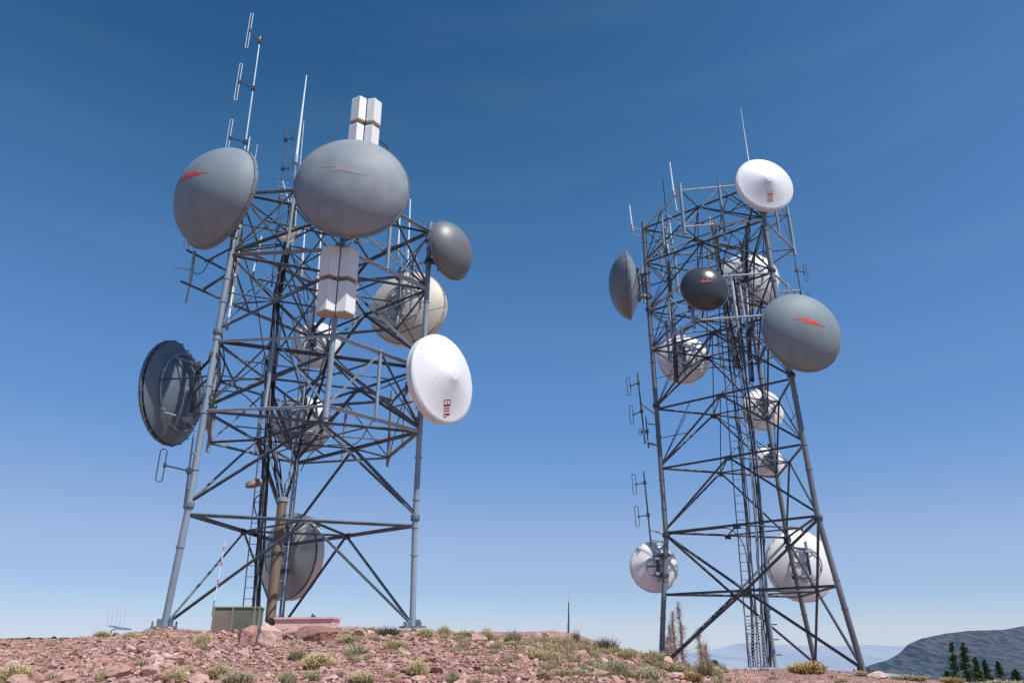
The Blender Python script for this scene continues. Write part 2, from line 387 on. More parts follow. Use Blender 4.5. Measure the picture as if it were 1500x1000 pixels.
TUFTS = [(148, 934, 26, 11, 'straw', 'small straw tuft on the skyline left of the fallen antenna'),
 (190, 936, 22, 12, 'yellow', 'green-yellow tuft right beside the fallen antenna'),
 (297, 943, 26, 17, 'yellow', 'yellow-green tuft against the left edge of the cabinet'),
 (20, 995, 48, 26, 'yellow', 'bright yellow grass clump in the lower left corner'),
 (254, 998, 38, 22, 'yellow', 'yellow-green clump in the foreground below the cabinet'),
 (322, 992, 40, 20, 'yellow', 'brightest yellow clump directly below the cabinet'),
 (350, 1002, 60, 20, 'sage', 'wide grey-green clump at the bottom edge under the cabinet'),
 (402, 940, 20, 14, 'yellow', 'small yellow-green tuft left of the large dark boulder'),
 (434, 946, 22, 12, 'sage', 'little grey tuft just under the large dark boulder'),
 (420, 1002, 34, 22, 'sage', 'grey-green clump at the bottom edge left of centre'),
 (435, 965, 32, 16, 'straw', 'straw tuft on the slope below the large dark boulder'),
 (465, 978, 56, 24, 'yellow', 'broad yellow-green bush below the pink concrete block'),
 (510, 942, 36, 12, 'straw', 'straw tuft right of the pink concrete block'),
 (520, 957, 36, 14, 'sage', 'grey-green tuft below the right end of the pink block'),
 (568, 930, 40, 12, 'darksh', 'dark olive brush on the skyline left of the tower right leg'),
 (580, 950, 42, 14, 'yellow', 'yellow-green brush below the tower right leg'),
 (622, 934, 30, 16, 'straw', 'straw tuft just right of the tower right leg foot'),
 (650, 930, 22, 15, 'yellow', 'upright green-yellow tuft on the skyline'),
 (680, 932, 34, 10, 'straw', 'low wide straw tuft on the skyline'),
 (712, 938, 24, 20, 'yellow', 'rounded upright tuft on the skyline in the middle'),
 (752, 940, 30, 16, 'straw', 'grey straw tuft left of the lone skyline boulder'),
 (612, 988, 38, 26, 'yellow', 'dense yellow-green bush in the middle foreground'),
 (663, 1000, 24, 20, 'sage', 'small green-grey bush right of the dense foreground bush'),
 (530, 1000, 44, 16, 'straw', 'pale straw clump at the bottom edge in the centre'),
 (795, 965, 52, 16, 'yellow', 'wide yellow flowering mat below the lone skyline boulder'),
 (832, 945, 26, 16, 'yellow', 'yellow bush at the foot of the thin distant mast'),
 (855, 946, 24, 13, 'straw', 'straw tuft right of the thin distant mast'),
 (843, 942, 18, 20, 'darksh', 'thin dark twiggy plant behind the thin distant mast'),
 (888, 948, 42, 18, 'darksh', 'dark twiggy brush on the falling skyline'),
 (918, 965, 32, 16, 'yellow', 'yellow-green tuft on the falling slope'),
 (955, 968, 44, 16, 'straw', 'straw tussock beside the left leg of the right tower'),
 (902, 988, 46, 22, 'sage', 'long green-grey bush on the lower right slope'),
 (950, 996, 40, 18, 'sage', 'grey-green bush at the bottom edge under the round dish'),
 (985, 985, 40, 14, 'straw', 'straw tussock lower down the right hand slope'),
 (1035, 988, 30, 26, 'sage', 'tall green-grey bush where the slope meets the gravel pad'),
 (1050, 990, 22, 14, 'yellow', 'small yellow tuft at the edge of the gravel pad'),
 (1010, 998, 44, 16, 'ochre', 'ochre clump at the bottom edge by the gravel pad'),
 (1182, 986, 64, 20, 'ochre', 'broad orange-yellow clump at the back leg of the right tower'),
 (1262, 990, 22, 8, 'straw', 'low straw tuft at the right foot of the right tower'),
 (1330, 996, 60, 8, 'straw', 'low pale grass strip right of the right tower'),
 (1395, 1000, 36, 10, 'ochre', 'olive clump in front of the tallest firs'),
 (1470, 1004, 60, 8, 'straw', 'pale low grass in the bottom right corner')]
for i, t in enumerate(TUFTS): tuft(t[0], t[1], t[2], t[3], t[4], t[5], i, name='bush' if 'bush' in t[5] or 'brush' in t[5] else 'grass_tuft', cat='bush' if 'bush' in t[5] or 'brush' in t[5] else 'grass tuft')
# low sparse growth nobody could count
Vs, Fs, Ts = [], [], []; off = 0
srcs = []
for k in ('straw', 'yellow', 'sage'):
    for me_ in tuft_protos[k][:2]:
        n = len(me_.vertices); c = np.zeros(n * 3, np.float32); me_.vertices.foreach_get('co', c); nf = len(me_.polygons); f = np.zeros(nf * 3, np.int32); me_.loops.foreach_get('vertex_index', f)
        t = np.zeros(n, np.float32); me_.attributes['tint'].data.foreach_get('value', t); srcs.append((c.reshape(-1, 3), f.reshape(-1, 3), t))
for i in range(900):
    u = rng.uniform(-40, 1540) if i > 640 else (rng.uniform(480, 1060) if i > 300 else rng.uniform(770, 1060)); a = ray(u, 960)[0]; D = float(np.interp(a, DA, DB)); y = 9.5 + (D + 1 - 9.5) * rng.uniform() ** .7; x = a * y
    c, f, t = srcs[rng.integers(len(srcs))]; keep = rng.integers(60, 200); f = f[:keep * 3]
    s = rng.uniform(.04, .16 if i > 300 else .19); p = c * np.array([s, s, s * rng.uniform(.5, 1.1)]); p += np.array([x, y, ground_h(x, y)])
    Vs.append(p); Fs.append(f + off); Ts.append(t); off += len(c)
me = tri_mesh('sparse_grass', np.vstack(Vs), np.vstack(Fs), np.concatenate(Ts), M['straw']); o = bpy.data.objects.new('sparse_grass', me); COL.objects.link(o)
tag(o, 'sparse dry grass growing between the rocks', 'grass', kind='stuff')

# ------------------------------------------------------------------ towers
def tower(name, label, feet, tops, levels, flanges, legr, legm, barm, w, kbays, outr, xbay=None, base_z=None, tubular=False):
    """three-legged lattice tower: feet/tops (x, y) of the legs; levels: heights of the horizontals"""
    c = V((sum(f[0] for f in feet) / 3, sum(f[1] for f in feet) / 3, base_z[0]))
    T = thing(name, c, label, 'tower')
    T.location = c
    zb, zt = base_z[0], levels[-1] + .35
    def leg(i, z):
        ks = tops[i]      # list of (z, x, y)
        return V((float(np.interp(z, [k[0] for k in ks], [k[1] for k in ks])), float(np.interp(z, [k[0] for k in ks], [k[2] for k in ks])), z))
    for i in range(3):
        mb = MB(); zs = [base_z[i]] + [k[0] for k in tops[i] if base_z[i] < k[0] < zt] + [zt]
        r0 = legr
        for a_, b_ in zip(zs[:-1], zs[1:]): mb.tube(leg(i, a_), leg(i, b_), r0, n=14)
        z = base_z[i] + 2
        while z < zt - .5: mb.lathe(leg(i, z), (0, 0, 1), [(legr - .01, -.025), (legr + .022, -.025), (legr + .022, .025), (legr - .01, .025)], 12, False); z += random.uniform(.7, 2.1)
        lo = mb.obj('leg', legm, T)
        for zf in flanges:
            fb = MB(); p = leg(i, zf); fb.lathe(p, (0, 0, 1), [(legr, -.09), (legr * 1.55, -.05), (legr * 1.55, .05), (legr, .09)], 16, False)
            for k in range(8):
                q = p + V((math.cos(k * PI / 4), math.sin(k * PI / 4), 0)) * legr * 1.3; fb.tube(q - V((0, 0, .09)), q + V((0, 0, .09)), .018, n=5)
            fb.obj('flange', barm, lo)
        bp = MB(); p = leg(i, base_z[i]); bp.box(p + V((0, 0, .02)), .62, .62, .05, .4)
        for k in range(4):
            q = p + V((math.cos(.8 + k * PI / 2), math.sin(.8 + k * PI / 2), 0)) * .3; bp.tube(q, q + V((0, 0, .16)), .025, n=6)
        for k in range(3):
            t = k * 2 * PI / 3; bp.box(p + V((math.cos(t), math.sin(t), 0)) * (legr + .06) + V((0, 0, .12)), .14, .02, .2, t)
        bp.obj('base_plate', barm, lo)
    def bar(nm, p, q, ww=w, m=barm, sty=None):
        d = (V(q) - V(p)).normalized(); p = V(p) + d * legr * .9; q = V(q) - d * .03
        mb = MB()
        if (sty or tubular) is True or sty == 'tube': mb.tube(p, q, ww * .5, n=8)
        else:
            upv = V((0, 0, 1)); mb.angle(p, q, ww, .01, upv, random.choice((-1, 1))); mb.angle(p - V((0, 0, ww * .35)), q - V((0, 0, ww * .35)), ww * .8, .01, upv, 1)
        o = mb.obj(nm, m, T); return o
    def plate(p, n_, s=.16):
        MB().box(p, s * 1.5, .016, s, math.atan2(n_.y, n_.x) + PI / 2).obj('gusset_plate', barm, T)
    ctr = lambda z: (leg(0, z) + leg(1, z) + leg(2, z)) / 3
    for z in levels:
        mids = []
        for i, j in ((0, 1), (1, 2), (2, 0)):
            a_, b_ = leg(i, z), leg(j, z); bar('horizontal_strut', a_, b_ + (a_ - b_).normalized() * legr, w * 1.1)
            md = (a_ + b_) / 2; mids.append(md); n_ = (md - ctr(z)).normalized(); plate(md + V((n_.x, n_.y, 0)) * .03 - V((0, 0, .05)), n_, .2)
        for i in range(3): bar('plan_brace', mids[i], mids[(i + 1) % 3], w * .7)
    for z0, z1, tf in kbays:
        for i, j in ((0, 1), (1, 2), (2, 0)):
            md = (leg(i, z1) + leg(j, z1)) / 2
            p0, p1 = leg(i, z0 + .12), leg(j, z0 + .12)
            bar('diagonal_brace', p0, md, w * tf); bar('diagonal_brace', p1, md, w * tf)
            if z1 - z0 > 1.7 and z0 > (6 if not tubular else 11):     # redundant members
                q0 = lerp(p0, md, .5); q1 = lerp(p1, md, .5)
                bar('sub_brace', leg(i, z1 - .1), q0, w * .5); bar('sub_brace', leg(j, z1 - .1), q1, w * .5)
    if xbay:
        z0, zm, z1 = xbay
        for i, j in ((0, 1), (1, 2), (2, 0)):
            md = (leg(i, zm) + leg(j, zm)) / 2
            for e, zz in ((i, z0 + .1), (j, z0 + .1), (i, z1 - .1), (j, z1 - .1)): bar('diagonal_brace', leg(e, zz), md, w * 1.25)
    for z0, z1, tf in kbays:
        if z0 < 6: continue
        for i in range(3):
            a_, b_, c_ = (leg(i, z0) + leg((i + 1) % 3, z0)) / 2, (leg((i + 1) % 3, z1) + leg((i + 2) % 3, z1)) / 2, leg((i + 2) % 3, z1)
            if tubular or z0 > 8: bar('inner_brace', a_, b_, w * .5)
            bar('inner_brace', leg(i, z0 + .1), lerp(leg(i, z1), leg((i + 1) % 3, z1), .27), w * .4)
            if tubular: bar('inner_brace', leg((i + 1) % 3, z0 + .1), lerp(leg((i + 1) % 3, z1), leg(i, z1), .27), w * .4)
            zm = (z0 + z1) / 2; bar('inner_brace', leg(i, zm), lerp(leg(i, zm), leg((i + 1) % 3, zm), .25), w * .4)
    pts = {}
    for (z0, z1, faces, off) in outr:
        for fc in faces:
            i, j = ((0, 1), (1, 2), (2, 0))[fc]
            for z in (z0, z1):
                md = (leg(i, z) + leg(j, z)) / 2; n_ = md - ctr(z); n_.z = 0; n_.normalize(); P_ = md + n_ * off; pts[(fc, z)] = P_
                for e in (i, j): bar('outrigger_arm', leg(e, z), P_, w * 1.0, 'light' if fc == 0 else 'galv')
                bar('outrigger_strut', md, P_, w * .7); k_ = (j + 1) % 3 if (j + 1) % 3 != i else (i + 1) % 3
                bar('plan_brace', (md + leg(i, z)) / 2, lerp(md, leg(k_, z), .45), w * .5); bar('plan_brace', (md + leg(j, z)) / 2, lerp(md, leg(k_, z), .45), w * .5)
            p, q = pts[(fc, z0)], pts[(fc, z1)]
            MB().tube(p - V((0, 0, .35)), q + V((0, 0, .35)), .075, n=10).obj('mounting_pipe', 'galvleg', T)
            for e in (i, j):
                bar('outrigger_brace', leg(e, z0 + .1), lerp(q, leg(e, z1), .5), w * .6); bar('outrigger_brace', lerp(q, leg(e, z1), .5), p, w * .6, 'galv')
                MB().tube(lerp(p, leg(e, z0), .5) - V((0, 0, .1)), lerp(q, leg(e, z1), .5) + V((0, 0, .1)), .055, n=8).obj('mounting_pipe', 'galvleg', T)
    return T, leg, pts

ZL = [.50, .50, .50]
legsL = [[(.5, -8.91, 20.0), (3.5, -8.76, 20.0), (13.9, -8.62, 20.0)], [(.5, -2.93, 22.5), (3.5, -2.97, 22.5), (13.9, -2.84, 22.5)], [(.5, -7.93, 26.65), (3.5, -7.95, 26.6), (13.9, -7.85, 26.5)]]
TL, legL, ptL = tower('lattice_tower', 'left galvanised three-legged lattice tower with two huge grey dishes at its top', [(l[0][1], l[0][2]) for l in legsL], legsL,
    [3.39, 6.28, 8.40, 11.27, 13.5], [3.58, 8.66], .09, 'galvleg', 'steel', .08,
    [(.5, 3.39, .95), (3.6, 6.28, 1), (6.28, 8.40, 1), (8.7, 11.27, 1.05), (11.27, 13.5, 1)], [(6.28, 8.40, (0, 1, 2), 1.65), (11.27, 13.5, (0, 1, 2), 1.65)], base_z=ZL)
legsR = [[(-1.1, 5.36, 29.9), (3.9, 6.03, 30.0), (13.6, 6.15, 30.0), (18.3, 6.24, 29.95)],
         [(-.98, 11.2, 26.0), (4.1, 10.62, 26.2), (13.7, 10.5, 26.4), (18.3, 10.55, 26.4)],
         [(-.95, 12.15, 32.6), (4.0, 11.5, 31.9), (13.7, 11.35, 31.9), (18.3, 11.4, 31.9)]]
TR, legR, ptR = tower('lattice_tower', 'right dark three-legged lattice tower on the gravel pad, flared at its foot', [(l[0][1], l[0][2]) for l in legsR], legsR,
    [1.75, 4.08, 6.66, 9.2, 11.9, 13.75, 16.2, 18.0], [4.0, 9.35, 13.85], .10, 'darkleg', 'dark', .085,
    [(4.08, 6.66, 1.0), (6.66, 9.2, 1.0), (9.2, 11.9, 1), (11.9, 13.75, .9), (13.75, 16.2, .9), (16.2, 18.0, .9)], [(11.9, 13.75, (0, 1, 2), 1.7), (16.2, 18.0, (0, 1, 2), 1.7)], xbay=(-.9, 1.75, 4.08), base_z=[-1.1, -.98, -.95], tubular=True)

# ------------------------------------------------------------------ dishes
BOLT = [(-1, .10), (-.52, .20), (-.12, .30), (-.02, .06), (.42, .08), (.36, -.02), (1, -.24), (.40, -.17), (.02, -.16), (.06, -.09), (-.5, -.10), (-.33, .12)]
def decal(mb, poly, surf, c, d, s, R, cx, cz, sx, rot=0., cuts=3):
    bm = bmesh.new(); cs, sn = math.cos(rot), math.sin(rot)
    vv = [bm.verts.new((cx + sx * (x * cs - y * sn), cz + sx * (x * sn + y * cs), 0)) for x, y in poly]
    es = [bm.edges.new((vv[i], vv[(i + 1) % len(vv)])) for i in range(len(vv))]
    bmesh.ops.triangle_fill(bm, edges=es, use_beauty=True)
    bmesh.ops.subdivide_edges(bm, edges=bm.edges, cuts=cuts, use_grid_fill=True)
    bmesh.ops.triangulate(bm, faces=bm.faces)
    bm.verts.index_update(); vs = []
    for v in bm.verts:
        h = surf(min(.999, math.hypot(v.co.x, v.co.y))) * R + .006
        vs.append(c + s * v.co.x * R + V((0, 0, 1)) * v.co.y * R + d * h)
    mb.add(vs, [[v.index for v in f.verts] for f in bm.faces], True); bm.free()

def dish(c, R, az, kind, label, anchor, rm='radome', sm='shelld', logo=None, ring=.5, rear=True, group=None, depth=.55, sd_=.2):
    c = V(c); az = math.radians(az); d = V((math.sin(az), -math.cos(az), 0)); s = V((math.cos(az), math.sin(az), 0)); up = V((0, 0, 1))
    T = thing('microwave_dish', c - up * R, label, 'dish antenna', group)
    bolts = MB()
    if kind == 'dome':
        surf = lambda r: depth * math.sqrt(max(0, 1 - r * r)) ** 1.25
        prof = [(math.cos(t), surf(math.cos(t))) for t in np.linspace(0, PI / 2, 22)]
        MB().lathe(c, d, [(r * R, o * R) for r, o in prof], 72).obj('radome', rm, T)
        bolts.lathe(c, d, [(R * 1.0, .012 * R), (R * 1.022, .012 * R), (R * 1.022, -.06 * R), (R * .99, -.06 * R)], 72, False); rimname = ('rim', 'rim')
        zf = 0.
    elif kind == 'cone':
        surf = lambda r: .02 + .36 * (1 - r) ** 1.35 if r < .97 else .02
        prof = [(1.0, -.0), (.985, .02), (.93, .03)] + [(r, .02 + .36 * (1 - r) ** 1.35) for r in np.linspace(.88, .06, 16)] + [(.035, .335), (0.001, .355)]
        MB().lathe(c, d, [(r * R, o * R) for r, o in prof], 72).obj('radome', rm, T)
        bolts.lathe(c, d, [(R, 0), (R * 1.012, 0), (R * 1.012, -.03 * R), (R, -.03 * R), (R * 1.0, -.17 * R), (R * .97, -.17 * R)], 72, False); rimname = ('shroud', 'white')
        bk0 = -.17
    else:
        bolts.lathe(c, d, [(R, sd_ * R), (R * 1.0, 0), (R * 1.02, 0), (R * 1.02, -.025 * R), (R * .97, -.025 * R)], 72, False); rimname = ('shroud', sm)
        MB().lathe(c, d, [(R * .998, (sd_ - .01) * R), (R * .6, (sd_ + .02) * R), (.001, (sd_ + .03) * R)], 48).obj('radome', rm, T)
    o0 = -.17 if kind == 'cone' else -.05
    prof = [(r, o0 - .30 * (1 - r * r)) for r in np.linspace(.985, .001, 14)]
    MB().lathe(c, d, [(r * R, o * R) for r, o in prof], 64).obj('reflector_shell', sm, T)
    for k in range(0 if kind == 'cone' else 24):
        t = k * PI / 12; q = c + (s * math.cos(t) + up * math.sin(t)) * R * 1.02; bolts.tube(q - d * .07 * R, q + d * .03, .016, n=5)
    bolts.obj(rimname[0], rimname[1], T)
    # rear mount: ring, struts, pipe
    rr = ring * R; ob = (o0 - .30 * (1 - ring ** 2)) * R
    mt = MB(); ringp = [c + d * (ob - .05 * R) + (s * math.cos(k * PI / 18) + up * math.sin(k * PI / 18)) * rr for k in range(36)]
    mt.path(ringp, .03, 6, True, d)
    for k in range(6):
        t = k * PI / 3 + .3; q = c + (s * math.cos(t) + up * math.sin(t)) * rr; mt.tube(q + d * (ob + .03 * R), q + d * (ob - .09 * R), .025, n=5)
    mt.obj('mounting_ring', 'galv' if kind == 'back' else 'dark', T)
    pb = c + d * (o0 - .42) * R
    hub = MB(); hub.lathe(c, d, [(.001, (o0 - .36) * R), (.1 * R, (o0 - .35) * R), (.12 * R, (o0 - .22) * R)], 20, False); hub.obj('feed_hub', sm, T)
    fr = MB()
    for sx, sz in ((-1, -1), (-1, 1), (1, -1), (1, 1)):
        t = math.atan2(sz * 1.0, sx * .9); q = c + d * (ob - .05 * R) + (s * math.cos(t) + up * math.sin(t)) * rr; fr.tube(q, pb + up * sz * rr * .75, .032, n=6)
    for k in (-1, 1): fr.box(pb + up * k * rr * .75 + d * .04, .22, .26, .12, az)
    fr.tube(pb - up * rr * .8 + d * .06, pb + up * rr * .8 + d * .06, .03, n=6)
    fr.obj('mount_frame', 'galv', T)
    MB().tube(pb - up * R * .62, pb + up * R * .62, .06, n=10).obj('support_pipe', 'galvleg', T)
    # tie bars to the tower
    tb = MB()
    if anchor:
        for dz in (-.4, .4):
            leg_, = (anchor,)
            z = c.z + dz * R; a_ = leg_(z); a_ = V((a_.x, a_.y, z)); tb.tube(pb + up * dz * R, a_, .045, n=6)
            tb.box(lerp(pb + up * dz * R, a_, .97), .26, .26, .14, .4)
        tb.tube(pb - up * .42 * R, pb + up * .42 * R, .065, n=8)
        z = c.z; a_ = leg_(z); tb.tube(pb, V((a_.x, a_.y, z)), .03, n=6); tb.tube(c + s * rr + d * ob, V((a_.x, a_.y, z)), .028, n=6)
        tb.obj('tie_bars', 'dark', T)
    if logo:
        lm = MB(); kind_l, cx, cz, sx, rot, m_ = logo
        if kind_l == 'bolt': decal(lm, BOLT, surf, c, d, s, R, cx, cz, sx, rot)
        else:
            def rect(x0, x1, y0, y1): decal(lm, [(x0, y0), (x1, y0), (x1, y1), (x0, y1)], surf, c, d, s, R, cx, cz, sx, rot, 4)
            rect(-.55, .55, .92, 1.0); rect(-.55, -.45, .3, .92); rect(.45, .55, .3, .92); rect(-.55, .55, .25, .48); rect(-.06, .08, .48, .75)
            rect(-.5, .5, -.02, .1); rect(-.5, .5, -.3, -.18)
            rect(-.5, .5, -.62, -.5); rect(-.5, -.38, -.95, -.62); rect(-.38, 0, -.95, -.85); rect(-.08, .04, -.85, -.62); rect(.04, .5, -.76, -.62)
        lm.obj('logo_mark', m_, T)
    return T
def lg(f, i): return lambda z: f(i, z)
def pt(p): return lambda z: V((p.x, p.y, z))
MP = lambda P, fc, z: pt(P[(fc, z)])
dish((-8.87, 19.0, 12.66), 1.64, -33, 'dome', 'huge grey dome dish turned left on the left tower top corner with a red flash', lg(legL, 0), logo=('bolt', .07, .07, .42, .14, 'red'), depth=.68)
dish((-4.73, 18.6, 12.72), 1.67, 8, 'dome', 'widest grey dome dish facing the viewer at the left tower top with a worn flash', MP(ptL, 0, 13.5), rm='radome_old', logo=('bolt', -.10, .03, .42, .0, 'redfade'), depth=.5)
dish((-2.12, 22.5, 12.73), 1.05, 56, 'dome', 'small dark grey dome dish turned right on the left tower right leg', lg(legL, 1), rm='radome_mid', logo=('bolt', .05, .02, .26, -.3, 'red'), depth=.58)
dish((-2.14, 21.5, 7.65), 1.40, 54, 'cone', 'bright white cone fronted dish on the right leg of the left tower', lg(legL, 1), rm='white', sm='white', logo=('mark', .04, -.70, .19, .3, 'maroon'))
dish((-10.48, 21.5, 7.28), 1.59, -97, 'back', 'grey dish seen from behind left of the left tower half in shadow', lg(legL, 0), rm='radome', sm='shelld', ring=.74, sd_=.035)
dish((-4.25, 27.3, 12.80), 1.60, 168, 'back', 'large beige dish seen from behind at the upper right of the left tower', MP(ptL, 1, 11.27), sm='shellb', rm='white', ring=.5)
dish((-7.86, 27.4, 11.25), .95, 188, 'back', 'white dish seen from behind inside the left tower middle below the panels', lg(legL, 2), sm='shellw', rm='white', ring=.5)
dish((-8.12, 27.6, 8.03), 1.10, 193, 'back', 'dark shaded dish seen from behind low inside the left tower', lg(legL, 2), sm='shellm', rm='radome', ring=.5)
dish((-8.13, 27.5, 3.06), 1.50, 146, 'back', 'big weathered dish seen from behind near the ground beside the brown pipe', lg(legL, 2), sm='shellc', rm='radome', ring=.45)
dish((10.64, 26.0, 17.70), 1.23, 8, 'cone', 'white cone fronted dish on the very top right corner of the right tower', lg(legR, 1), rm='white', sm='white', logo=('mark', .04, -.58, .19, 0, 'maroon_soft'))
dish((5.27, 30.0, 15.05), 1.53, -97, 'dome', 'grey dome dish seen edge on sticking out left of the right tower', lg(legR, 0), rm='radome_mid', sm='shellm')
dish((7.59, 26.0, 12.88), .94, 2, 'dome', 'smallest glossy dark dome dish in the middle of the right tower', MP(ptR, 0, 13.75), rm='radome_dark', logo=('bolt', -.12, .06, .34, .3, 'red'))
dish((10.67, 25.0, 10.56), 1.52, 10, 'dome', 'large grey dome dish with clear red flash on the right leg of the right tower', lg(legR, 1), logo=('bolt', -.08, .02, .42, -.04, 'red'))
dish((11.85, 33.0, 16.76), 1.48, 165, 'back', 'large white dish seen from behind high inside the right tower', lg(legR, 2), sm='shellw', rm='white')
dish((8.21, 33.0, 12.60), 1.20, 174, 'back', 'white dish seen from behind at mid height of the right tower left side', MP(ptR, 2, 11.9), sm='shellw', rm='white')
dish((12.0, 34.0, 10.33), 1.01, 185, 'back', 'medium white dish seen from behind below the large grey dome of the right tower', lg(legR, 2), sm='shellw', rm='white')
dish((11.92, 34.0, 7.78), .72, 183, 'back', 'smallest white dish seen from behind under the medium one in the right tower', lg(legR, 2), sm='shellw', rm='white')
dish((5.57, 30.6, 2.83), .96, 188, 'back', 'round pale dish seen from behind low on the left leg of the right tower', lg(legR, 0), sm='shellw', rm='white', ring=.4)
dish((12.5, 33.5, 3.10), 1.50, 187, 'back', 'big white dish with a round rear ring low in the right tower', lg(legR, 2), sm='shellw', rm='white', ring=.46)

# ------------------------------------------------------------------ white panel antennas
def panel_pair(c, H, wd, label):
    """two white corner panels either side of a thin dark mast; c = top centre"""
    for sgn, side in ((-1, 'left'), (1, 'right')):
        T = thing('panel_antenna', c - V((0, 0, H)), label % side, 'panel antenna', None)
        prof = [(.018, -.12), (.018, .30), (wd * .5, .42), (wd * 1.0, .18), (wd * 1.0, -.08), (wd * .6, -.2)]
        ct, st = math.cos(.24), math.sin(.24); pr = [V((c.x + sgn * x * ct + (y + .12) * st, c.y + sgn * x * st - (y + .12) * ct, 0)) for x, y in prof]; ch = .05; n = len(pr)
        cen = sum(pr, V((0, 0, 0))) / n; mb = MB(); zt, zb = c.z, c.z - H
        rows = [(zt, .9), (zt - ch, 1), (zb + ch * .6, 1), (zb, .93)]; vs = []
        for z, k in rows: vs += [V((cen.x + (p.x - cen.x) * k, cen.y + (p.y - cen.y) * k, z)) for p in pr]
        mb.add(vs, [[i * n + k, i * n + (k + 1) % n, (i + 1) * n + (k + 1) % n, (i + 1) * n + k] for i in range(3) for k in range(n)] + [list(range(n))])
        mb.obj('housing', 'panelw', T)
        b2 = MB(); b2.add([V((v.x, v.y, v.z - .003)) for v in vs[-n:]], [list(range(n))]); b2.obj('underside_face', 'under', T)  # bottom face coloured a darker tan than the white housing
P0 = ptL[(0, 8.40)]; PF = V((P0.x, P0.y - .5, 0))
def z_at(p, v):
    lo, hi = -2., 40.
    u = 750 + p.x / p.y * 1000
    for _ in range(50):
        m = (lo + hi) / 2; b = ray(u, v)[1]
        if m / p.y > b: hi = m
        else: lo = m
    return lo
z1, z2, z3 = z_at(PF, 359), z_at(PF, 409), z_at(PF, 455)
PM = V((P0.x - .0, P0.y, 0))
panel_pair(V((PM.x, PM.y, z1)), z1 - z2 - .14, .55, '%s white faceted panel of the upper pair under the widest grey dome dish')
panel_pair(V((PM.x, PM.y, z2)), z2 - z3, .55, '%s white faceted panel of the lower pair hanging mid height on the left tower')
mm = MB(); mm.tube((PM.x, PM.y, ptL[(0, 8.40)].z - 2.5), (PM.x, PM.y, 13.9), .075, n=10); mm.tube((PM.x + .07, PM.y - .29, z3), (PM.x + .07, PM.y - .29, z1 + .1), .03, n=6)
tag(mm.obj('antenna_mast', 'galvleg', None, (PM.x, PM.y, 6)), 'straight grey mast in front of the left tower that carries the two lower panel pairs', 'mast')
Q = V((-5.22, 21.7, 0)); QF = V((-5.22, 21.2, 0)); y1, y2, y3 = z_at(QF, 142), z_at(QF, 181), z_at(QF, 225)
panel_pair(V((Q.x - .02, Q.y, y1)), y1 - y2 - .16, .53, '%s white faceted panel of the topmost pair above the widest grey dome dish')
panel_pair(V((Q.x - .04, Q.y, y2)), y2 - y3, .53, '%s white faceted panel just above and partly behind the widest grey dome dish')
mm = MB(); mm.tube((Q.x, Q.y, 12.6), (Q.x, Q.y, y1 + .05), .07, n=10); mm.tube((Q.x + .07, Q.y - .29, y3), (Q.x + .07, Q.y - .29, y1 + .06), .03, n=6)
mm.tube((Q.x + .1, Q.y, y2), at(568, 215, 22.3), .03); mm.tube(at(568, 215, 22.3), at(574, 260, 22.5), .03)
tag(mm.obj('antenna_mast', 'dark', None, (Q.x, Q.y, 12.6)), 'dark mast at the left tower top that carries the two upper panel pairs', 'mast')

# ------------------------------------------------------------------ whip, dipole and yagi antennas
def loop_pts(c, H, wd, side):
    r = wd / 2; pts = []
    for k in range(7): t = PI * k / 6; pts.append(c + side * (-math.cos(t) * r) + V((0, 0, H / 2 - r + math.sin(t) * r)))
    for k in range(7): t = PI * k / 6; pts.append(c + side * (math.cos(t) * r) - V((0, 0, H / 2 - r + math.sin(t) * r)))
    return pts
def dipoles(label, pts, Y, loops, r=.03, m='dark', lm='dark', base=None, lw=.12, lr=.011, att=None, group=None):
    """pts: photo pixels top and bottom of the mast at distance Y; loops: (u, v of loop centre, height px, v on mast)"""
    top, bot = at(*pts[0], Y), at(*pts[1], Y)
    T = thing('dipole_antenna', bot, label, 'antenna', group)
    mb = MB(); mb.tube(bot, top, r, r * .8, 8); mb.tube(top, top + V((0, 0, .1)), r * .35, n=5); mb.obj('mast', m, T)
    for u, v, hp, vm in loops:
        c = at(u, v, Y); k = (vm - pts[0][1]) / (pts[1][1] - pts[0][1]); a_ = lerp(top, bot, k); H = hp * (Y * math.cos(PITCH) + c.z * math.sin(PITCH)) ** 2 / (F * Y)
        side = V((1, .25, 0)).normalized(); sg = 1 if c.x < a_.x else -1
        lo = MB().path(loop_pts(c, H, lw, side), lr, 6, True, side.cross(V((0, 0, 1))).normalized()).obj('dipole_loop', lm, T)
        MB().tube(c + side * sg * lw / 2, a_, .022, n=6).box(a_, .12, .12, .14).box(c + side * sg * lw / 2, .06, .06, .12).obj('arm', 'dark', T)
    if att:
        ab = MB()
        for (u, v), L_ in att: q = at(u, v, Y); ab.tube(q, L_, .03, n=6)
        ab.obj('bracket', 'galv', T)
    return T
dipoles('tall pale pole with twin-rod dipoles rising above the left grey dome dish, highest antenna', [(381, 56), (340, 350)], 19.7, [(365, 45, 50, 62), (349, 120, 54, 137), (335, 202, 54, 218)], .035, 'light', 'alu', lw=.085, lr=.017)
dipoles('thin dark pole with looped dipoles between the two huge grey dishes', [(420, 188), (398, 420)], 24, [(431, 203, 28, 206), (425, 247, 30, 251), (411, 292, 26, 300), (412, 330, 30, 342)], .03)
dipoles('single folded dipole on an arm below the grey shaded dish at left', [(283, 640), (271, 735)], 19.8, [(236.5, 681, 48, 690)], .03, lw=.17, lr=.016, att=[((281, 660), legL(0, 4.9)), ((273, 715), legL(0, 4.0))])
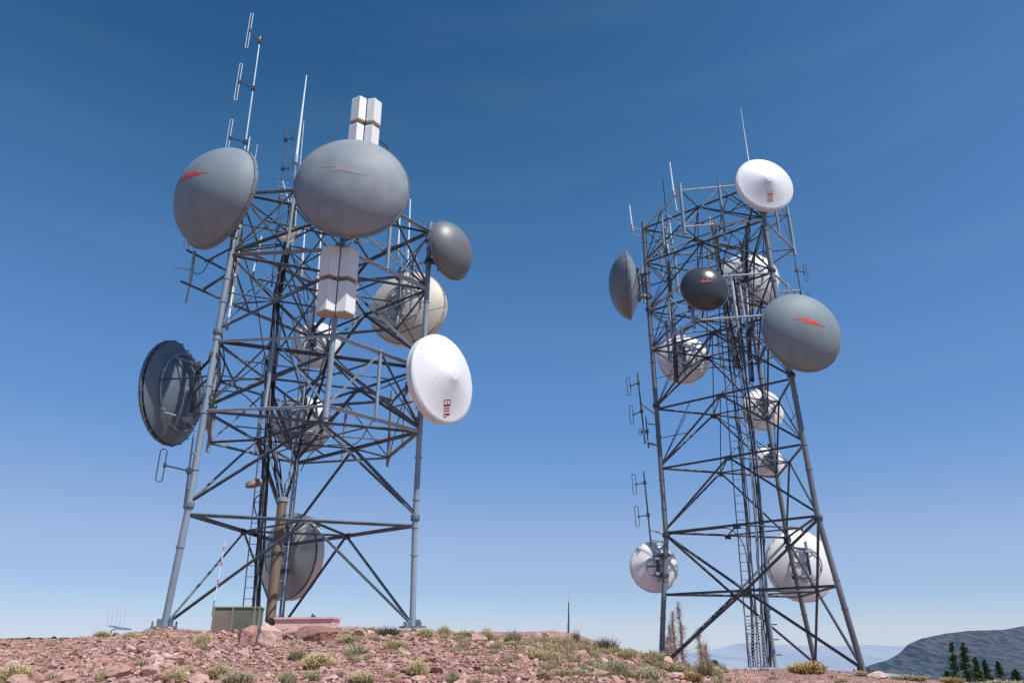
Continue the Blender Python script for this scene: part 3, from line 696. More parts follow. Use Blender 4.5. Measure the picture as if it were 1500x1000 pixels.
dipoles('middle pole with two folded dipoles left of the right tower', [(934, 548), (945, 650)], 29.5, [(921, 565, 27, 561), (925, 607, 28, 603)], .035, lw=.15, lr=.014, att=[((937, 590), legR(0, 8.9)), ((944, 645), legR(0, 7.6))])
dipoles('lower pole with two folded dipoles left of the right tower', [(943, 692), (954, 800)], 29.6, [(929, 709, 30, 707), (933, 756, 31, 755)], .035, lw=.15, lr=.014, att=[((951, 775), legR(0, 4.0)), ((953, 790), legR(0, 3.7))])
dipoles('pole with folded dipoles right of the right tower above the grey dome', [(1164, 380), (1178, 452)], 28, [(1180, 399, 26, 396), (1186, 441, 26, 436)], .03, lw=.14, lr=.013, att=[((1172, 425), legR(1, 12.9)), ((1176, 445), legR(1, 12.2))])
dipoles('short twin-arm antenna clamped outside the left leg of the right tower', [(946, 611), (950, 656)], 29.8, [(938, 632, 10, 632)], .03, lw=.1, lr=.012, att=[((947, 620), legR(0, 8.5)), ((950, 650), legR(0, 7.6))])
def whip(label, top, bot, Y, r0, r1, m='whip', foot=None, group=None):
    p, q = at(*top, Y), at(*bot, Y); T = thing('whip_antenna', q, label, 'antenna', group)
    MB().tube(q, p, r0, r1, 10).obj('radiator', m, T)
    mb = MB().tube(q - V((0, 0, .25)), q + V((0, 0, .12)), r0 * 1.5, n=10)
    if foot is not None:
        mb.tube(q, V(foot), .03, n=6)
    mb.obj('mount_clamp', 'galv', T); return T
whip('thick tapering white whip left of the topmost panels', (449, 111), (434, 232), 24, .06, .022, foot=at(425, 330, 24))
whip('thin grey rod right behind the thick white whip', (445, 178), (432, 330), 24.3, .03, .02, 'alu', foot=at(427, 370, 24.3))
whip('short white rod just behind the left grey dome dish', (366, 201), (360, 240), 20.4, .025, .018, foot=legL(0, 13.6))
whip('short dark-stemmed rod right of the left grey dome rim', (377, 212), (371, 250), 21, .022, .014, 'alu', foot=at(368, 285, 21))
whip('long hairline whip standing above the white cone dish of the right tower', (1085, 158), (1098, 245), 26.8, .03, .008, foot=legR(1, 17.9))
whip('white rod at the top left of the right tower', (981, 238), (987, 284), 29.3, .045, .03, foot=at(992, 310, 29))
whip('thin dark rod left of the white rod on the right tower top', (971, 262), (977, 330), 29.6, .025, .015, 'dark', foot=at(978, 345, 29.6))
whip('dark slanting rod in the middle of the right tower top', (1050, 261), (1062, 345), 27.3, .045, .02, 'dark', foot=at(1060, 352, 27.3))
wt = whip('small white rod on a side arm left of the right tower', (922, 301), (926, 333), 29.8, .04, .03, foot=at(927, 343, 29.8))
MB().tube(at(927, 334, 29.8), legR(0, 17.9), .02).obj('side_arm', 'galv', wt); MB().tube(at(927, 343, 29.8), legR(0, 17.5), .02).obj('side_arm', 'galv', wt)
for i, (a_, b_, Y, lb) in enumerate([((447, 330), (442, 398), 25, 'white rod below the widest dome on the left tower, leftmost of three'), ((471, 335), (463, 440), 25.4, 'white rod in the left tower interior directly left of the white panels'),
     ((383, 346), (377, 372), 22, 'short white rod between the dome and the brown horn'), ((374, 384), (370, 402), 23, 'tiny white rod low in the upper left of the left tower'),
     ((601, 292), (596, 420), 25.5, 'tall white rod rising behind the right side of the left tower'), ((586, 310), (583, 370), 25.5, 'shorter pale rod left of the tall white rod on the left tower'),
     ((352, 355), (334, 470), 20.3, 'white conduit rod beside the left leg under the left dome dish'), ((974, 332), (979, 368), 29.5, 'white rod inside the upper left corner of the right tower'), ((980, 318), (984, 352), 30, 'second shorter white rod inside the upper left of the right tower'),
     ((984, 440), (988, 482), 29.3, 'thin white rod hanging left of the smallest dome dish'), ((1040, 318), (1043, 372), 29.5, 'pale rod in the centre of the right tower top'),
     ((1073, 412), (1081, 472), 27.0, 'left one of the pale upright pipes beside the smallest dome'), ((1084, 418), (1093, 474), 27.2, 'middle one of the pale upright pipes beside the smallest dome'), ((1093, 415), (1097, 470), 27.4, 'right one of the pale upright pipes beside the smallest dome')]):
    whip(lb, a_, b_, Y, .038, .028, foot=at(b_[0] - 2, b_[1] + 14, Y))
def yagi(label, boom0, boom1, Y, ne, el, vert=False, dY=0):
    p, q = at(*boom0, Y), at(*boom1, Y + dY); T = thing('yagi_antenna', p, label, 'antenna')
    MB().tube(p, q, .022, n=8).obj('boom', 'alu', T)
    e = V((1, .3, 0)).normalized() if not vert else V((0, 0, 1))
    for k in range(ne):
        c = lerp(p, q, (k + .5) / ne); L_ = el * (1 - .3 * k / ne); MB().tube(c - e * L_ / 2, c + e * L_ / 2, .01, n=5).obj('element', 'alu', T)
    return T
yagi('yagi with stacked bright rods between the two huge dishes', (424, 300), (414, 265), 23.4, 6, .55)
yagi('faint yagi with vertical rods at the far right of the left tower', (585, 372), (606, 372), 25.3, 3, 1.0, True)
yagi('small yagi lying over the edge of the large beige dish', (600, 462), (655, 448), 26, 7, .45, True)
yagi('thin yagi on the left booms of the left tower', (262, 392), (282, 396), 20.5, 3, .35)
# fallen antenna on the skyline
gp = on_ground(180); T = thing('yagi_antenna', gp, 'fallen grey antenna lying on the skyline left of the left tower', 'antenna')
MB().tube(at(160, 916, 21), at(192, 921, 21), .022, n=6).obj('boom', 'galv', T)
MB().path([at(161, 928, 21), at(164, 922, 21), at(170, 920, 21), at(186, 921, 21)], .02).obj('stand', 'galv', T)
for k in range(5):
    q = at(166 + k * 6, 917 + k, 21); MB().tube(q - V((.12, .1, 0)), q + V((-.05, -.3, .5)), .004, n=4).obj('element', 'whip', T)
# stand-off booms left of the left tower
T = thing('side_antenna', at(273, 443, 20), 'dark upright side antenna on two booms left of the left tower below the dome', 'antenna')
MB().tube(at(285, 368, 20), at(279, 412, 20), .05, n=8).tube(at(279, 412, 20), at(272, 444, 20), .03, n=8).obj('mast', 'galv', T)
MB().tube(at(273, 366, 20), at(331, 396, 20), .035, n=6).tube(at(300, 384, 20), legL(0, 11.5), .03, n=6).obj('boom', 'dark', T)
MB().tube(at(265, 412, 20), at(322, 437, 20), .035, n=6).tube(at(298, 424, 20), legL(0, 10.6), .045, n=6).obj('boom', 'dark', T)
MB().path([at(278, 395, 20), at(288, 402, 20), at(298, 398, 20), at(305, 385, 20), at(313, 380, 20)], .014).obj('cable', 'black', T)
for u, v, h in ((269, 366, 14), (275, 368, 12), (283, 362, 14)): MB().tube(at(u, v, 20), at(u + 1, v - h, 20), .012, n=5).obj('element', 'alu', T)
# horn and lamp
T = thing('horn_antenna', at(422, 352, 22), 'brown-grey angled horn panel hanging between the two huge dishes', 'antenna')
mb = MB(); a_, b_, c_, d_ = at(405, 347, 22), at(428, 333, 22.6), at(440, 339, 21.9), at(424, 357, 21.5); up_ = V((0, .05, .12))
mb.add([a_, b_, c_, d_, a_ + up_, b_ + up_, c_ + up_, d_ + up_], [[0, 1, 2, 3], [7, 6, 5, 4], [0, 4, 5, 1], [1, 5, 6, 2], [2, 6, 7, 3], [3, 7, 4, 0]]); mb.obj('shell', 'tan', T)
MB().tube(at(424, 357, 21.5), at(428, 372, 21.6), .04).tube(at(420, 341, 22.1), at(428, 300, 22.6), .07).obj('stem', 'dark', T)
T = thing('small_side_dish', at(378, 708, 23.4), 'small grey-brown hooded antenna on the cable run of the left tower', 'antenna')
mb = MB(); p, q = at(383, 705, 23.3), at(358, 712, 23.0); mb.lathe(p, q - p, [(.10, 0), (.13, .1), (.12, .35), (.07, .5), (.001, .52)], 16); mb.obj('hood', 'tan', T)
MB().tube(at(382, 706, 23.4), at(390, 700, 23.6), .05).obj('stem', 'dark', T)

# ------------------------------------------------------------------ ladders, cables, pipe
def ladder(label, p0, p1, w=.42, rung=.32, m='galv', side=V((1, 0, 0)), r=.022):
    T = thing('ladder', p0, label, 'ladder'); s_ = side * w / 2
    for k in (-1, 1): MB().tube(p0 + s_ * k, p1 + s_ * k, r, n=6).obj('rail', m, T)
    n = min(95, int((p1 - p0).length / rung)); me_ = None
    for k in range(n):
        c = lerp(p0, p1, (k + .5) / n)
        if me_ is None:
            o = MB().tube(c - s_, c + s_, .012, n=5).obj('rung', m, T); me_ = o; c0 = c
        else: o = me_.copy(); COL.objects.link(o); o.parent = T; o.location = c - c0
    return T
def cables(label, path, Y, n, spread, r, ms, wob=.04, group=None, sy=1.):
    base = [at(u, v, y) for (u, v), y in zip(path, Y)]
    for k in range(n):
        ox, oy = random.uniform(-spread, spread), random.uniform(-spread, spread) * sy
        pts = []
        for i in range(len(base) - 1):
            for t in (0, .25, .5, .75):
                p = lerp(base[i], base[i + 1], t); pts.append(p + V((ox + random.gauss(0, wob), oy + random.gauss(0, wob), 0)))
        pts.append(base[-1] + V((ox, oy, 0)))
        m_ = ms[k % len(ms)]; rr = r * random.uniform(.7, 1.3)
        o = MB().path(pts, rr, 6).obj('coaxial_cable', m_, None, tuple(base[0])); tag(o, label, 'cable', group)
cables('coaxial cable in the bundle running up inside the left tower', [(371, 918), (374, 880), (383, 760), (391, 640), (399, 520), (405, 430), (421, 352), (428, 290)], [24.2, 24.2, 24, 23.8, 23.6, 23.4, 22.8, 22.6], 13, .15, .022, ['black', 'cableg', 'black', 'galv'], .014, 'coaxial cables bundled in the left tower')
ladder('narrow dark climbing ladder beside the cable bundle in the left tower', at(361, 918, 24.6), at(408, 440, 24.0), .34, .33, 'galv')
ladder('pale slim cable ladder behind the brown pipe of the left tower', at(406, 915, 24.8), at(443, 560, 24.5), .2, .5, 'light')
cables('coaxial cable fanning from the brown pipe top up the left tower', [(414, 728), (400, 660), (393, 600), (392, 520)], [22.9, 23.2, 23.5, 23.7], 7, .12, .022, ['black', 'cableg'], .03, 'cables fanning out of the brown pipe')
cables('coaxial cable climbing from the brown pipe to the rear dishes', [(418, 728), (430, 690), (440, 640), (470, 560), (485, 500), (490, 470)], [22.9, 23.2, 23.6, 22, 21.0, 20.0], 6, .09, .02, ['black', 'cableg'], .02, 'cables from the brown pipe to the rear dishes')
T = thing('cable_pipe', at(396, 912, 22.6), 'thick brown cable pipe standing behind the pink concrete block', 'pipe')
MB().tube(at(395, 915, 22.6), at(414, 730, 22.9), .145, n=18).obj('pipe', 'brown', T)
p = at(414, 730, 22.9); MB().lathe(p, (0, 0, 1), [(.145, -.12), (.185, -.1), (.185, .03), (.13, .05)], 18, False).obj('collar', 'galv', T)
p = lerp(at(395, 915, 22.6), p, .55); MB().lathe(p, (0, 0, 1), [(.145, -.04), (.175, -.04), (.175, .04), (.145, .04)], 18, False).obj('band', 'dark', T)
ladder('tall dark climbing ladder inside the right tower', at(1106, 977, 29.3), at(1056, 400, 29.8), .45, .32, 'dark')
cables('coaxial cable in the bundle running up inside the right tower', [(1118, 977), (1112, 870), (1106, 766), (1096, 660), (1084, 560), (1074, 470), (1066, 400)], [29.5] * 7, 16, .32, .022, ['black', 'cableg', 'galv', 'cableg'], .018, 'coaxial cables bundled in the right tower', sy=.4)
cables('coaxial cable on the left side of the right tower top', [(992, 560), (988, 480), (980, 400), (974, 330)], [29.6, 29.6, 29.7, 29.8], 7, .13, .02, ['black', 'cableg', 'black'], .02, 'cables at the left of the right tower top')
cables('coaxial cable behind the right side of the right tower top', [(1100, 560), (1096, 480), (1092, 400), (1095, 320)], [29.8] * 4, 8, .13, .022, ['black', 'cableg', 'black'], .02, 'cables at the right of the right tower top')
cables('coaxial cable rising to the middle of the right tower top', [(1082, 540), (1066, 460), (1052, 380), (1044, 320)], [29.4] * 4, 8, .12, .022, ['cableg', 'light', 'black'], .02, 'cables in the middle of the right tower top')
T = thing('cable_tray', at(1112, 977, 28.9), 'wide galvanised cable tray at the foot of the right tower', 'cable tray')
p0, p1 = at(1112, 978, 28.9), at(1103, 900, 28.9)
mb = MB(); sx = V((.30, 0, 0))
for k in (-1, 1): mb.box(lerp(p0, p1, .5) + sx * k, .03, .12, (p1 - p0).length, R=Matrix.Rotation(.06, 3, 'Y') if False else None)
mb.obj('side_rail', 'light', T)
mb = MB()
for k in range(16): q = lerp(p0, p1, (k + .5) / 16); mb.box(q, .58, .05, .035)
mb.obj('slats', 'galv', T)
T = thing('cable_post', at(1134, 977, 29), 'slim post of paired pipes at the foot of the right tower', 'post')
MB().tube(at(1136, 977, 29), at(1120, 860, 29), .07, n=10).obj('pipe', 'galvleg', T); MB().tube(at(1126, 977, 29), at(1112, 860, 29), .035, n=8).obj('conduit', 'dark', T)
for k in range(5): q = lerp(at(1136, 970, 29), at(1120, 860, 29), k / 5 + .1); MB().box(q, .5, .06, .04).obj('bracket', 'dark', T)
def cable1(label, pts, r=.018, m='black', name='cable'):
    """catmull smooth cable through (u, v, Y)"""
    P_ = [at(*p) for p in pts]; out = []
    for i in range(len(P_) - 1):
        a0, a1, a2, a3 = P_[max(i - 1, 0)], P_[i], P_[i + 1], P_[min(i + 2, len(P_) - 1)]
        for k in range(6):
            t = k / 6; out.append(.5 * ((2 * a1) + (a2 - a0) * t + (2 * a0 - 5 * a1 + 4 * a2 - a3) * t * t + (3 * a1 - a0 - 3 * a2 + a3) * t ** 3))
    out.append(P_[-1]); tag(MB().path(out, r, 6).obj(name, m, None, tuple(P_[0])), label, 'cable')
cable1('dark cable curving from the tower level to the bundle of the right tower', [(975, 783, 29.9), (1040, 775, 29.6), (1070, 775, 29.4), (1090, 800, 29.3), (1098, 850, 29.3), (1105, 900, 29.3)])
cable1('cable looping beside the left cable bundle above the base', [(384, 722, 23.8), (374, 730, 23.8), (373, 745, 23.8), (378, 760, 23.8)])
cable1('cable hanging across the middle bay of the left tower', [(305, 572, 21), (350, 575, 22.5), (372, 592, 23.2), (385, 610, 23.6)])
cable1('cable curling to the back outrigger of the left tower', [(440, 690, 25.5), (455, 665, 25.6), (480, 652, 25.6), (520, 650, 25.7), (540, 625, 25.3), (548, 612, 25)])
cable1('cable running down the inner side of the left leg', [(352, 345, 20.3), (340, 420, 20.3), (325, 480, 20.3), (328, 540, 20.4), (305, 600, 20.3)], .02)
cable1('cable drooping from the left dome into the left tower', [(352, 360, 20.2), (365, 400, 21), (377, 450, 22), (383, 490, 23), (388, 520, 23.5)])
cable1('cable drooping beside the horn in the left tower', [(428, 372, 21.6), (436, 400, 22), (448, 420, 22.4), (452, 440, 23)])
cable1('cable strung from the left edge dish of the right tower', [(943, 410, 29.9), (955, 416, 29.7), (972, 412, 29.7), (985, 415, 29.6)])

# ------------------------------------------------------------------ cabinet, block, small masts
gc = on_ground(341); cx0, cx1 = at(306, 925, 19.2), at(371, 925, 19.2)
T = thing('equipment_cabinet', (cx0.x, cx0.y, .1), 'camouflage green equipment cabinet with a pink-brown panel at the left tower foot', 'cabinet')
ztop = at(340, 890, 19.2).z; zb_ = at(340, 940, 19.2).z
w_ = cx1.x - cx0.x; mid = (cx0 + cx1) / 2; rz = .22; hz = ztop - zb_ + .1; cz_ = (ztop + zb_ - .1) / 2
Rz = Matrix.Rotation(rz, 3, 'Z')
MB().box((mid.x, mid.y + .4, cz_), w_, .9, hz, rz).obj('body', 'camog', T)
MB().box((mid.x, mid.y + .4, ztop + .015), w_ + .05, .96, .03, rz).obj('lid', 'trim', T)
for k, (a_, b_, mm_) in enumerate(((-.47, -.10, 'under'), (-.07, .36, 'camog'))):
    c_ = Rz @ V((w_ * (a_ + b_) / 2, -.46, 0)); pm = mat('faded_pink_door' if k == 0 else 'dark_green_door', (.20, .155, .13) if k == 0 else (.115, .125, .095), .85, 0, .2, 3, .1, 20)
    MB().box((mid.x + c_.x, mid.y + .4 + c_.y, cz_ + .0), w_ * (b_ - a_), .03, hz * .82, rz).obj('door', pm, T)
for a_ in (-.49, -.085, .38, .49):
    c_ = Rz @ V((w_ * a_, -.465, 0)); MB().box((mid.x + c_.x, mid.y + .4 + c_.y, cz_), .045, .04, hz, rz).obj('edge_trim', 'trim', T)
whip('white and red striped rod on the green cabinet', (331, 787), (313, 886), 19.5, .014, .010)
pa = at(325, 822, 19.5)
mb = MB()
for (a1, b1, a2, b2) in ((328.5, 800, 327.5, 806), (325, 822, 324, 828), (320, 848, 318.6, 856)): mb.tube(at(a1, b1, 19.5), at(a2, b2, 19.5), .017, n=8)
tag(mb.obj('marker_bands', 'red', None, tuple(pa)), 'red bands on the striped rod of the cabinet', 'marking')
b0, b1 = at(400, 906, 21.6), at(486, 906, 21.9)
T = thing('concrete_block', ((b0.x + b1.x) / 2, 22.3, .1), 'pink painted concrete block with dark shadowed left part behind the large boulder', 'concrete block')
MB().box(((b0.x + b1.x) / 2, 22.4, b0.z - .35), b1.x - b0.x, 1.2, .7, .03).obj('body', 'pink', T)
MB().box(((b0.x + b1.x) / 2, 22.4, b0.z + .02), b1.x - b0.x + .08, 1.3, .05, .03).obj('cap', 'pink', T)
p = at(458, 903, 22); MB().tube(p - V((0, 0, .1)), p + V((0, 0, .08)), .03).tube(p + V((-.05, 0, .02)), p + V((.08, 0, .02)), .02).obj('valve', 'dark', T)
b2, b3 = at(487, 920, 22.2), at(520, 920, 22.2); tag(MB().box(((b2.x + b3.x) / 2, 22.6, b2.z - .2), b3.x - b2.x, .8, .5).obj('concrete_step', 'pink', None, (b2.x, 22.6, 0)), 'low pale pink concrete step right of the pink block', 'concrete block')
T = thing('distant_mast', at(833, 940, 60), 'thin distant mast on the skyline between the towers', 'mast')
MB().tube(at(833, 945, 60), at(833, 881, 60), .08, .04).obj('pole', 'dark', T); MB().tube(at(833, 881, 60), at(833, 864, 60), .012).obj('tip', 'alu', T)
MB().tube(at(830.5, 935, 60), at(830.8, 912, 60), .025).obj('side_rod', 'galv', T)

# ------------------------------------------------------------------ trees
M['needle'] = leaf_mat('fir_needles', (.04, .065, .03), (.09, .135, .055), (.20, .25, .10))
M['bark'] = mat('pale_dead_bark', (.34, .26, .19), .9, 0, .3, 6, .4, 20)
M['deadbark'] = mat('reddish_dead_wood', (.36, .25, .21), .9, 0, .35, 5, .4, 20)
def fir(u, v, h_px, w_px, Y, label, seed, lean=0., gap=0.):
    rnd = random.Random(seed); b = at(u, v, Y); H = h_px * Y / F * .86; Wd = w_px * Y / F * .5
    T = thing('fir_tree', b, label, 'tree')
    tip = b + V(((lean + .07) * H, 0, H)); MB().tube(b - V((0, 0, 1)), tip, .2, .04, 8).obj('trunk', 'bark', T)
    Vs, Fs, Ts = [], [], []
    n = int(46 * 1)
    for i in range(n):
        t = .1 + .9 * i / n
        if rnd.random() < (gap + .22) * (1.2 - t): continue
        L_ = Wd * (1.05 - t) ** .9 * rnd.uniform(.35, 1.35) + .12; c = lerp(b, tip, t)
        for k in range(rnd.randint(3, 5)):
            az = rnd.uniform(0, 2 * PI); d = V((math.cos(az), math.sin(az), -.25 + .3 * t)); sd = V((-math.sin(az), math.cos(az), 0))
            m = 9
            for j in range(m):
                for q in range(2):
                    p = c + d * L_ * (j + rnd.random()) / m - V((0, 0, rnd.uniform(0, .16))); s2 = (1.1 - j / m) * L_ * .32 + .08
                    e = (sd * rnd.uniform(-1, 1) * s2 + d * rnd.uniform(.0, .3) * s2 + V((0, 0, rnd.uniform(-.18, .12)))); f = d.cross(sd) * .05 + d * .07 + V((0, 0, rnd.uniform(-.05, .05)))
                    o = len(Vs); Vs += [p - f, p + f, p + e]; Fs.append([o, o + 1, o + 2]); tt = rnd.random() * .6 + .3 * j / m; Ts += [tt, tt, tt + .1]
    me = tri_mesh('crown', np.array([(x - b)[:] for x in Vs]), np.array(Fs), np.array(Ts), M['needle']); o = bpy.data.objects.new('crown', me); COL.objects.link(o); o.parent = T
    return T
fir(1404, 1003, 62, 20, 105, 'left tallest fir with bare pale lower trunk at the far right', 1, -.02, .25)
fir(1419, 1001, 60, 26, 100, 'dense tall fir right next to the left tallest fir', 2, .02)
fir(1434, 1000, 38, 18, 104, 'third fir of the row, narrow and half the height', 3, 0, .1)
fir(1449, 1002, 36, 18, 108, 'fourth fir of the row with a pale leaning trunk', 4, -.05, .25)
fir(1472, 1004, 36, 18, 102, 'isolated leaning fir near the right picture edge', 5, -.14, .35)
fir(1491, 1006, 26, 24, 99, 'low bushy fir at the right picture edge', 6)
fir(1390, 1006, 24, 18, 110, 'small fir left of the tallest firs', 7)
def dead(u, v, h_px, Y, label, seed, lean=0.):
    rnd = random.Random(seed); b = at(u, v, Y); H = h_px * Y / F * .88; T = thing('dead_tree', b, label, 'tree'); mb = MB(); pts = []
    for i in range(9): t = i / 8; pts.append(b + V((lean * H * t + rnd.gauss(0, .035), rnd.gauss(0, .035), H * t - (.5 if i == 0 else 0))))
    for i in range(8): mb.tube(pts[i], pts[i + 1], .11 * (1 - i / 8.3) + .012, .11 * (1 - (i + 1) / 8.3) + .012, 6, False)
    mb.obj('trunk', 'deadbark', T); mb = MB()
    for i in range(int(60 + h_px * 1.6)):
        t = rnd.uniform(.08, .98); k = int(t * 8); c = lerp(pts[k], pts[k + 1], t * 8 - k); az = rnd.uniform(0, 2 * PI); L_ = rnd.uniform(.15, .8) * (1.15 - t)
        d = V((math.cos(az), math.sin(az), rnd.uniform(-.3, .7))) * L_; m = c + d * .5 + V((0, 0, rnd.gauss(0, .04))); mb.tube(c, m, .012, .009, 4, False); mb.tube(m, c + d, .009, .004, 3, False)
        for _ in range(3): mb.tube(m, m + V((rnd.gauss(0, .14), rnd.gauss(0, .14), rnd.gauss(0, .14))), .006, .003, 3, False)
    mb.obj('branches', 'deadbark', T); return T
dead(1003, 985, 103, 48, 'tallest bare reddish dead tree behind the right tower left leg', 1)
dead(993, 985, 88, 47, 'second dead tree just left of the tallest one', 2, -.01)
dead(976, 985, 55, 45, 'dark dead snag touching the right tower left leg', 3)
dead(982, 985, 52, 49, 'thin dead sapling between the snag and the taller dead trees', 4)
dead(1029, 985, 62, 46, 'stout dead trunk with twisted top right of the leg diagonal', 5, .01)
dead(1036, 985, 40, 47, 'leaning broken dead stem beside the stout dead trunk', 6, .06)
dead(988, 985, 70, 50, 'slender dead stem left of the second dead tree', 8, -.03)
fir(1048, 990, 22, 12, 40, 'little green sapling at the edge of the gravel pad', 9)

# ------------------------------------------------------------------ far landscape
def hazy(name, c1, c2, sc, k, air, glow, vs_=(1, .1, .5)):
    """distant land: own colours thinned by k, plus blue air haze painted on as a surface glow"""
    m = mat(name, [a * (1 - k) for a in c1], .95, 0, 0, sc, col2=[a * (1 - k) for a in c2], spec=0, detail=12, c2lo=.42, c2hi=.58, emis=(air, glow))  # emission imitates distance haze; the land surface itself glows
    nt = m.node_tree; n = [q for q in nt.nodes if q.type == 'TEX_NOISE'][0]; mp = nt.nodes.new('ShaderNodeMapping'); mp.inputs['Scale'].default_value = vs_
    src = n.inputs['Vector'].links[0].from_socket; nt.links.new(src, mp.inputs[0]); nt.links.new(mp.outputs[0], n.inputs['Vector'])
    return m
M['mtn'] = hazy('wooded_mountain_haze', (.015, .05, .045), (.15, .125, .14), .09, .35, (.09, .15, .29), .36, (1, .12, .8))
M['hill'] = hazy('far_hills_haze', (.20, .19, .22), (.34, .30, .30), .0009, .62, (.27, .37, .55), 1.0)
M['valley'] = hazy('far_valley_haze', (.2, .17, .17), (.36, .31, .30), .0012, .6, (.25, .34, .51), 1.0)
def ridge(name, sil, Y, foot_y, foot_z, m, amp, nu=260, nv=50, seed=0):
    us = np.linspace(sil[0][0], sil[-1][0], nu); vs = []
    for j in range(nv + 6):
        t = j / (nv - 1)
        for u in us:
            a, bb = ray(u, 960); v_ = float(np.interp(u, [s[0] for s in sil], [s[1] for s in sil])); aa, bt = ray(u, v_)
            y = foot_y + (Y - foot_y) * t; top = bt * Y
            z = foot_z + (top - foot_z) * (min(t, 1) ** .75) if t <= 1 else top - (t - 1) * (Y - foot_y) * .5
            x = aa * Y + (t - 1) * (Y - foot_y) * .0
            w_ = math.sin(min(t, 1) * PI) * .9 + .12
            z += amp * w_ * (noise.noise(V((x / (amp * 7), y / (amp * 14), seed))) + .5 * noise.noise(V((x / (amp * 2.6), y / (amp * 5), seed + 5))) + .22 * noise.noise(V((x / amp, y / amp / 2, seed + 9))))
            vs.append((x, y, z))
    n = nv + 6; fs = [[j * nu + i, j * nu + i + 1, (j + 1) * nu + i + 1, (j + 1) * nu + i] for j in range(n - 1) for i in range(nu - 1)]
    me = bpy.data.meshes.new(name); me.from_pydata(vs, [], fs); me.polygons.foreach_set('use_smooth', [True] * len(fs)); me.materials.append(M[m]); o = bpy.data.objects.new(name, me); COL.objects.link(o); o['kind'] = 'structure'
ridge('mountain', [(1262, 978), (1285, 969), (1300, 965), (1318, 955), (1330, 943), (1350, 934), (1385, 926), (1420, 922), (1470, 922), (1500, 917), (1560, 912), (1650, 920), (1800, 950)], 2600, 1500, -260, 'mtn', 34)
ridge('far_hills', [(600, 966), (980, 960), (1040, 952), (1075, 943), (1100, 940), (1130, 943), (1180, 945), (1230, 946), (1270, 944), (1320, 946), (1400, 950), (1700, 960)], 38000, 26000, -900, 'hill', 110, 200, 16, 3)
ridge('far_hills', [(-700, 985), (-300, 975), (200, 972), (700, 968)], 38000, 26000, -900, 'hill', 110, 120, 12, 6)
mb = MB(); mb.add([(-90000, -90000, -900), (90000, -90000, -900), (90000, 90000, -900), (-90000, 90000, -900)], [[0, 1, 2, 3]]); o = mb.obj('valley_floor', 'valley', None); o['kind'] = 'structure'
# lower flanks of the summit
ring = []; mb = MB(); n = 72
for r, z in ((330, -58), (900, -320), (2200, -700), (4200, -905)):
    ring.append([V((r * math.cos(2 * PI * k / n), 60 + r * math.sin(2 * PI * k / n), z + .06 * r * noise.noise(V((math.cos(2 * PI * k / n) * 2, math.sin(2 * PI * k / n) * 2, r / 900))))) for k in range(n)])
vs = [p for rg in ring for p in rg]; mb.add(vs, [[i * n + k, i * n + (k + 1) % n, (i + 1) * n + (k + 1) % n, (i + 1) * n + k] for i in range(3) for k in range(n)], True)
M['flank'] = hazy('wooded_flank_haze', (.03, .045, .03), (.16, .11, .09), .01, .2, (.10, .15, .29), .1)
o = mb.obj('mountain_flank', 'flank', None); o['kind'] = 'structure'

# ------------------------------------------------------------------ light
EL, AZ = math.radians(57), math.radians(50)     # sun behind the camera, to the right
sd = V((math.cos(EL) * math.sin(AZ), -math.cos(EL) * math.cos(AZ), math.sin(EL)))
sun = bpy.data.lights.new('sun', 'SUN'); sun.energy = 4.9; sun.angle = math.radians(.5); sun.color = (1, .965, .91)
so = bpy.data.objects.new('sun', sun); COL.objects.link(so); so.rotation_euler = sd.to_track_quat('Z', 'Y').to_euler()
w = bpy.data.worlds.new('World'); S.world = w; w.use_nodes = True; nt = w.node_tree; bg = nt.nodes['Background']
sky = nt.nodes.new('ShaderNodeTexSky'); sky.sky_type = 'NISHITA'; sky.sun_disc = False; sky.sun_elevation = EL; sky.sun_rotation = PI - AZ
sky.altitude = 3000; sky.air_density = 1.0; sky.dust_density = 0; sky.ozone_density = 3.0
def vmul(src, k):
    m_ = nt.nodes.new('ShaderNodeVectorMath'); m_.operation = 'SCALE'; m_.inputs[3].default_value = k; nt.links.new(src, m_.inputs[0]); return m_.outputs[0]
def gam(src, g_):
    m_ = nt.nodes.new('ShaderNodeGamma'); m_.inputs[1].default_value = g_; nt.links.new(src, m_.inputs[0]); return m_.outputs[0]
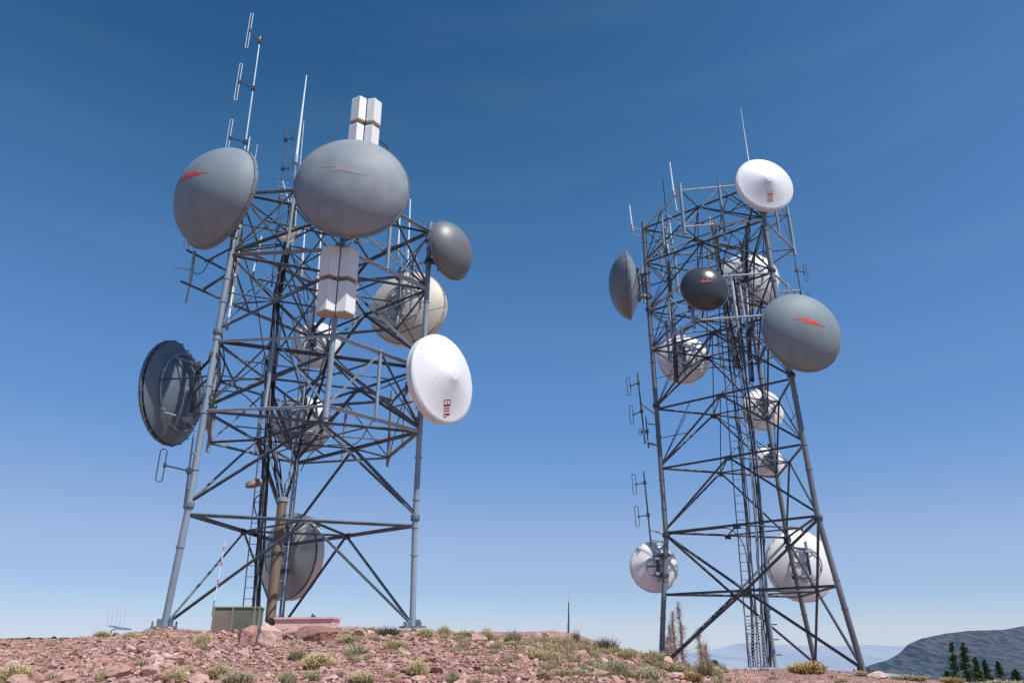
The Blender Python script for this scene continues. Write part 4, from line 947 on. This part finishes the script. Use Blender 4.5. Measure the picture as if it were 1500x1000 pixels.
cv = nt.nodes.new('ShaderNodeRGBCurve')          # clear high-altitude air: deeper, bluer sky than the stock atmosphere
for k, pts_ in enumerate(([(66, 45), (70, 57), (83, 84), (101, 106), (138, 153), (164, 163), (195, 187), (205, 194), (255, 208)],
        [(87, 90), (93, 106), (110, 131), (132, 151), (173, 182), (195, 191), (221, 208), (233, 212), (255, 221)], [(123, 139), (130, 156), (150, 189), (174, 208), (211, 223), (230, 230), (243, 237), (255, 243)])):
    c_ = cv.mapping.curves[k]; c_.points[0].location = (0, 0); c_.points[1].location = (1, pts_[-1][1] / 255)
    for x_, y_ in pts_[:-1]: c_.points.new(x_ / 255, y_ / 255)
cv.mapping.update()
nt.links.new(gam(vmul(sky.outputs[0], .1), 1 / 2.2), cv.inputs[1]); cbo = vmul(gam(cv.outputs[0], 2.2), 10)
tc = nt.nodes.new('ShaderNodeTexCoord'); mp = nt.nodes.new('ShaderNodeMapping'); mp.inputs['Scale'].default_value = (1.2, 1.2, 9); mp.inputs['Rotation'].default_value = (.12, .1, 0)
nz = nt.nodes.new('ShaderNodeTexNoise'); nz.inputs['Scale'].default_value = 2.2; nz.inputs['Detail'].default_value = 5; nz.inputs['Roughness'].default_value = .55     # faint high cirrus veil
nt.links.new(tc.outputs['Generated'], mp.inputs[0]); nt.links.new(mp.outputs[0], nz.inputs[0])
mr = nt.nodes.new('ShaderNodeMapRange'); mr.inputs[1].default_value = .48; mr.inputs[2].default_value = .8; mr.inputs[3].default_value = 0; mr.inputs[4].default_value = .035; nt.links.new(nz.outputs[0], mr.inputs[0])
mx = nt.nodes.new('ShaderNodeMix'); mx.data_type = 'RGBA'; mx.inputs[7].default_value = (5.2, 5.9, 7.2, 1); nt.links.new(mr.outputs[0], mx.inputs[0]); nt.links.new(cbo, mx.inputs[6])
nt.links.new(mx.outputs[2], bg.inputs[0]); bg.inputs[1].default_value = .1
S.view_settings.view_transform = 'Standard'; S.view_settings.look = 'None'; S.view_settings.exposure = 0
S.render.engine = 'CYCLES'; S.cycles.max_bounces = 5
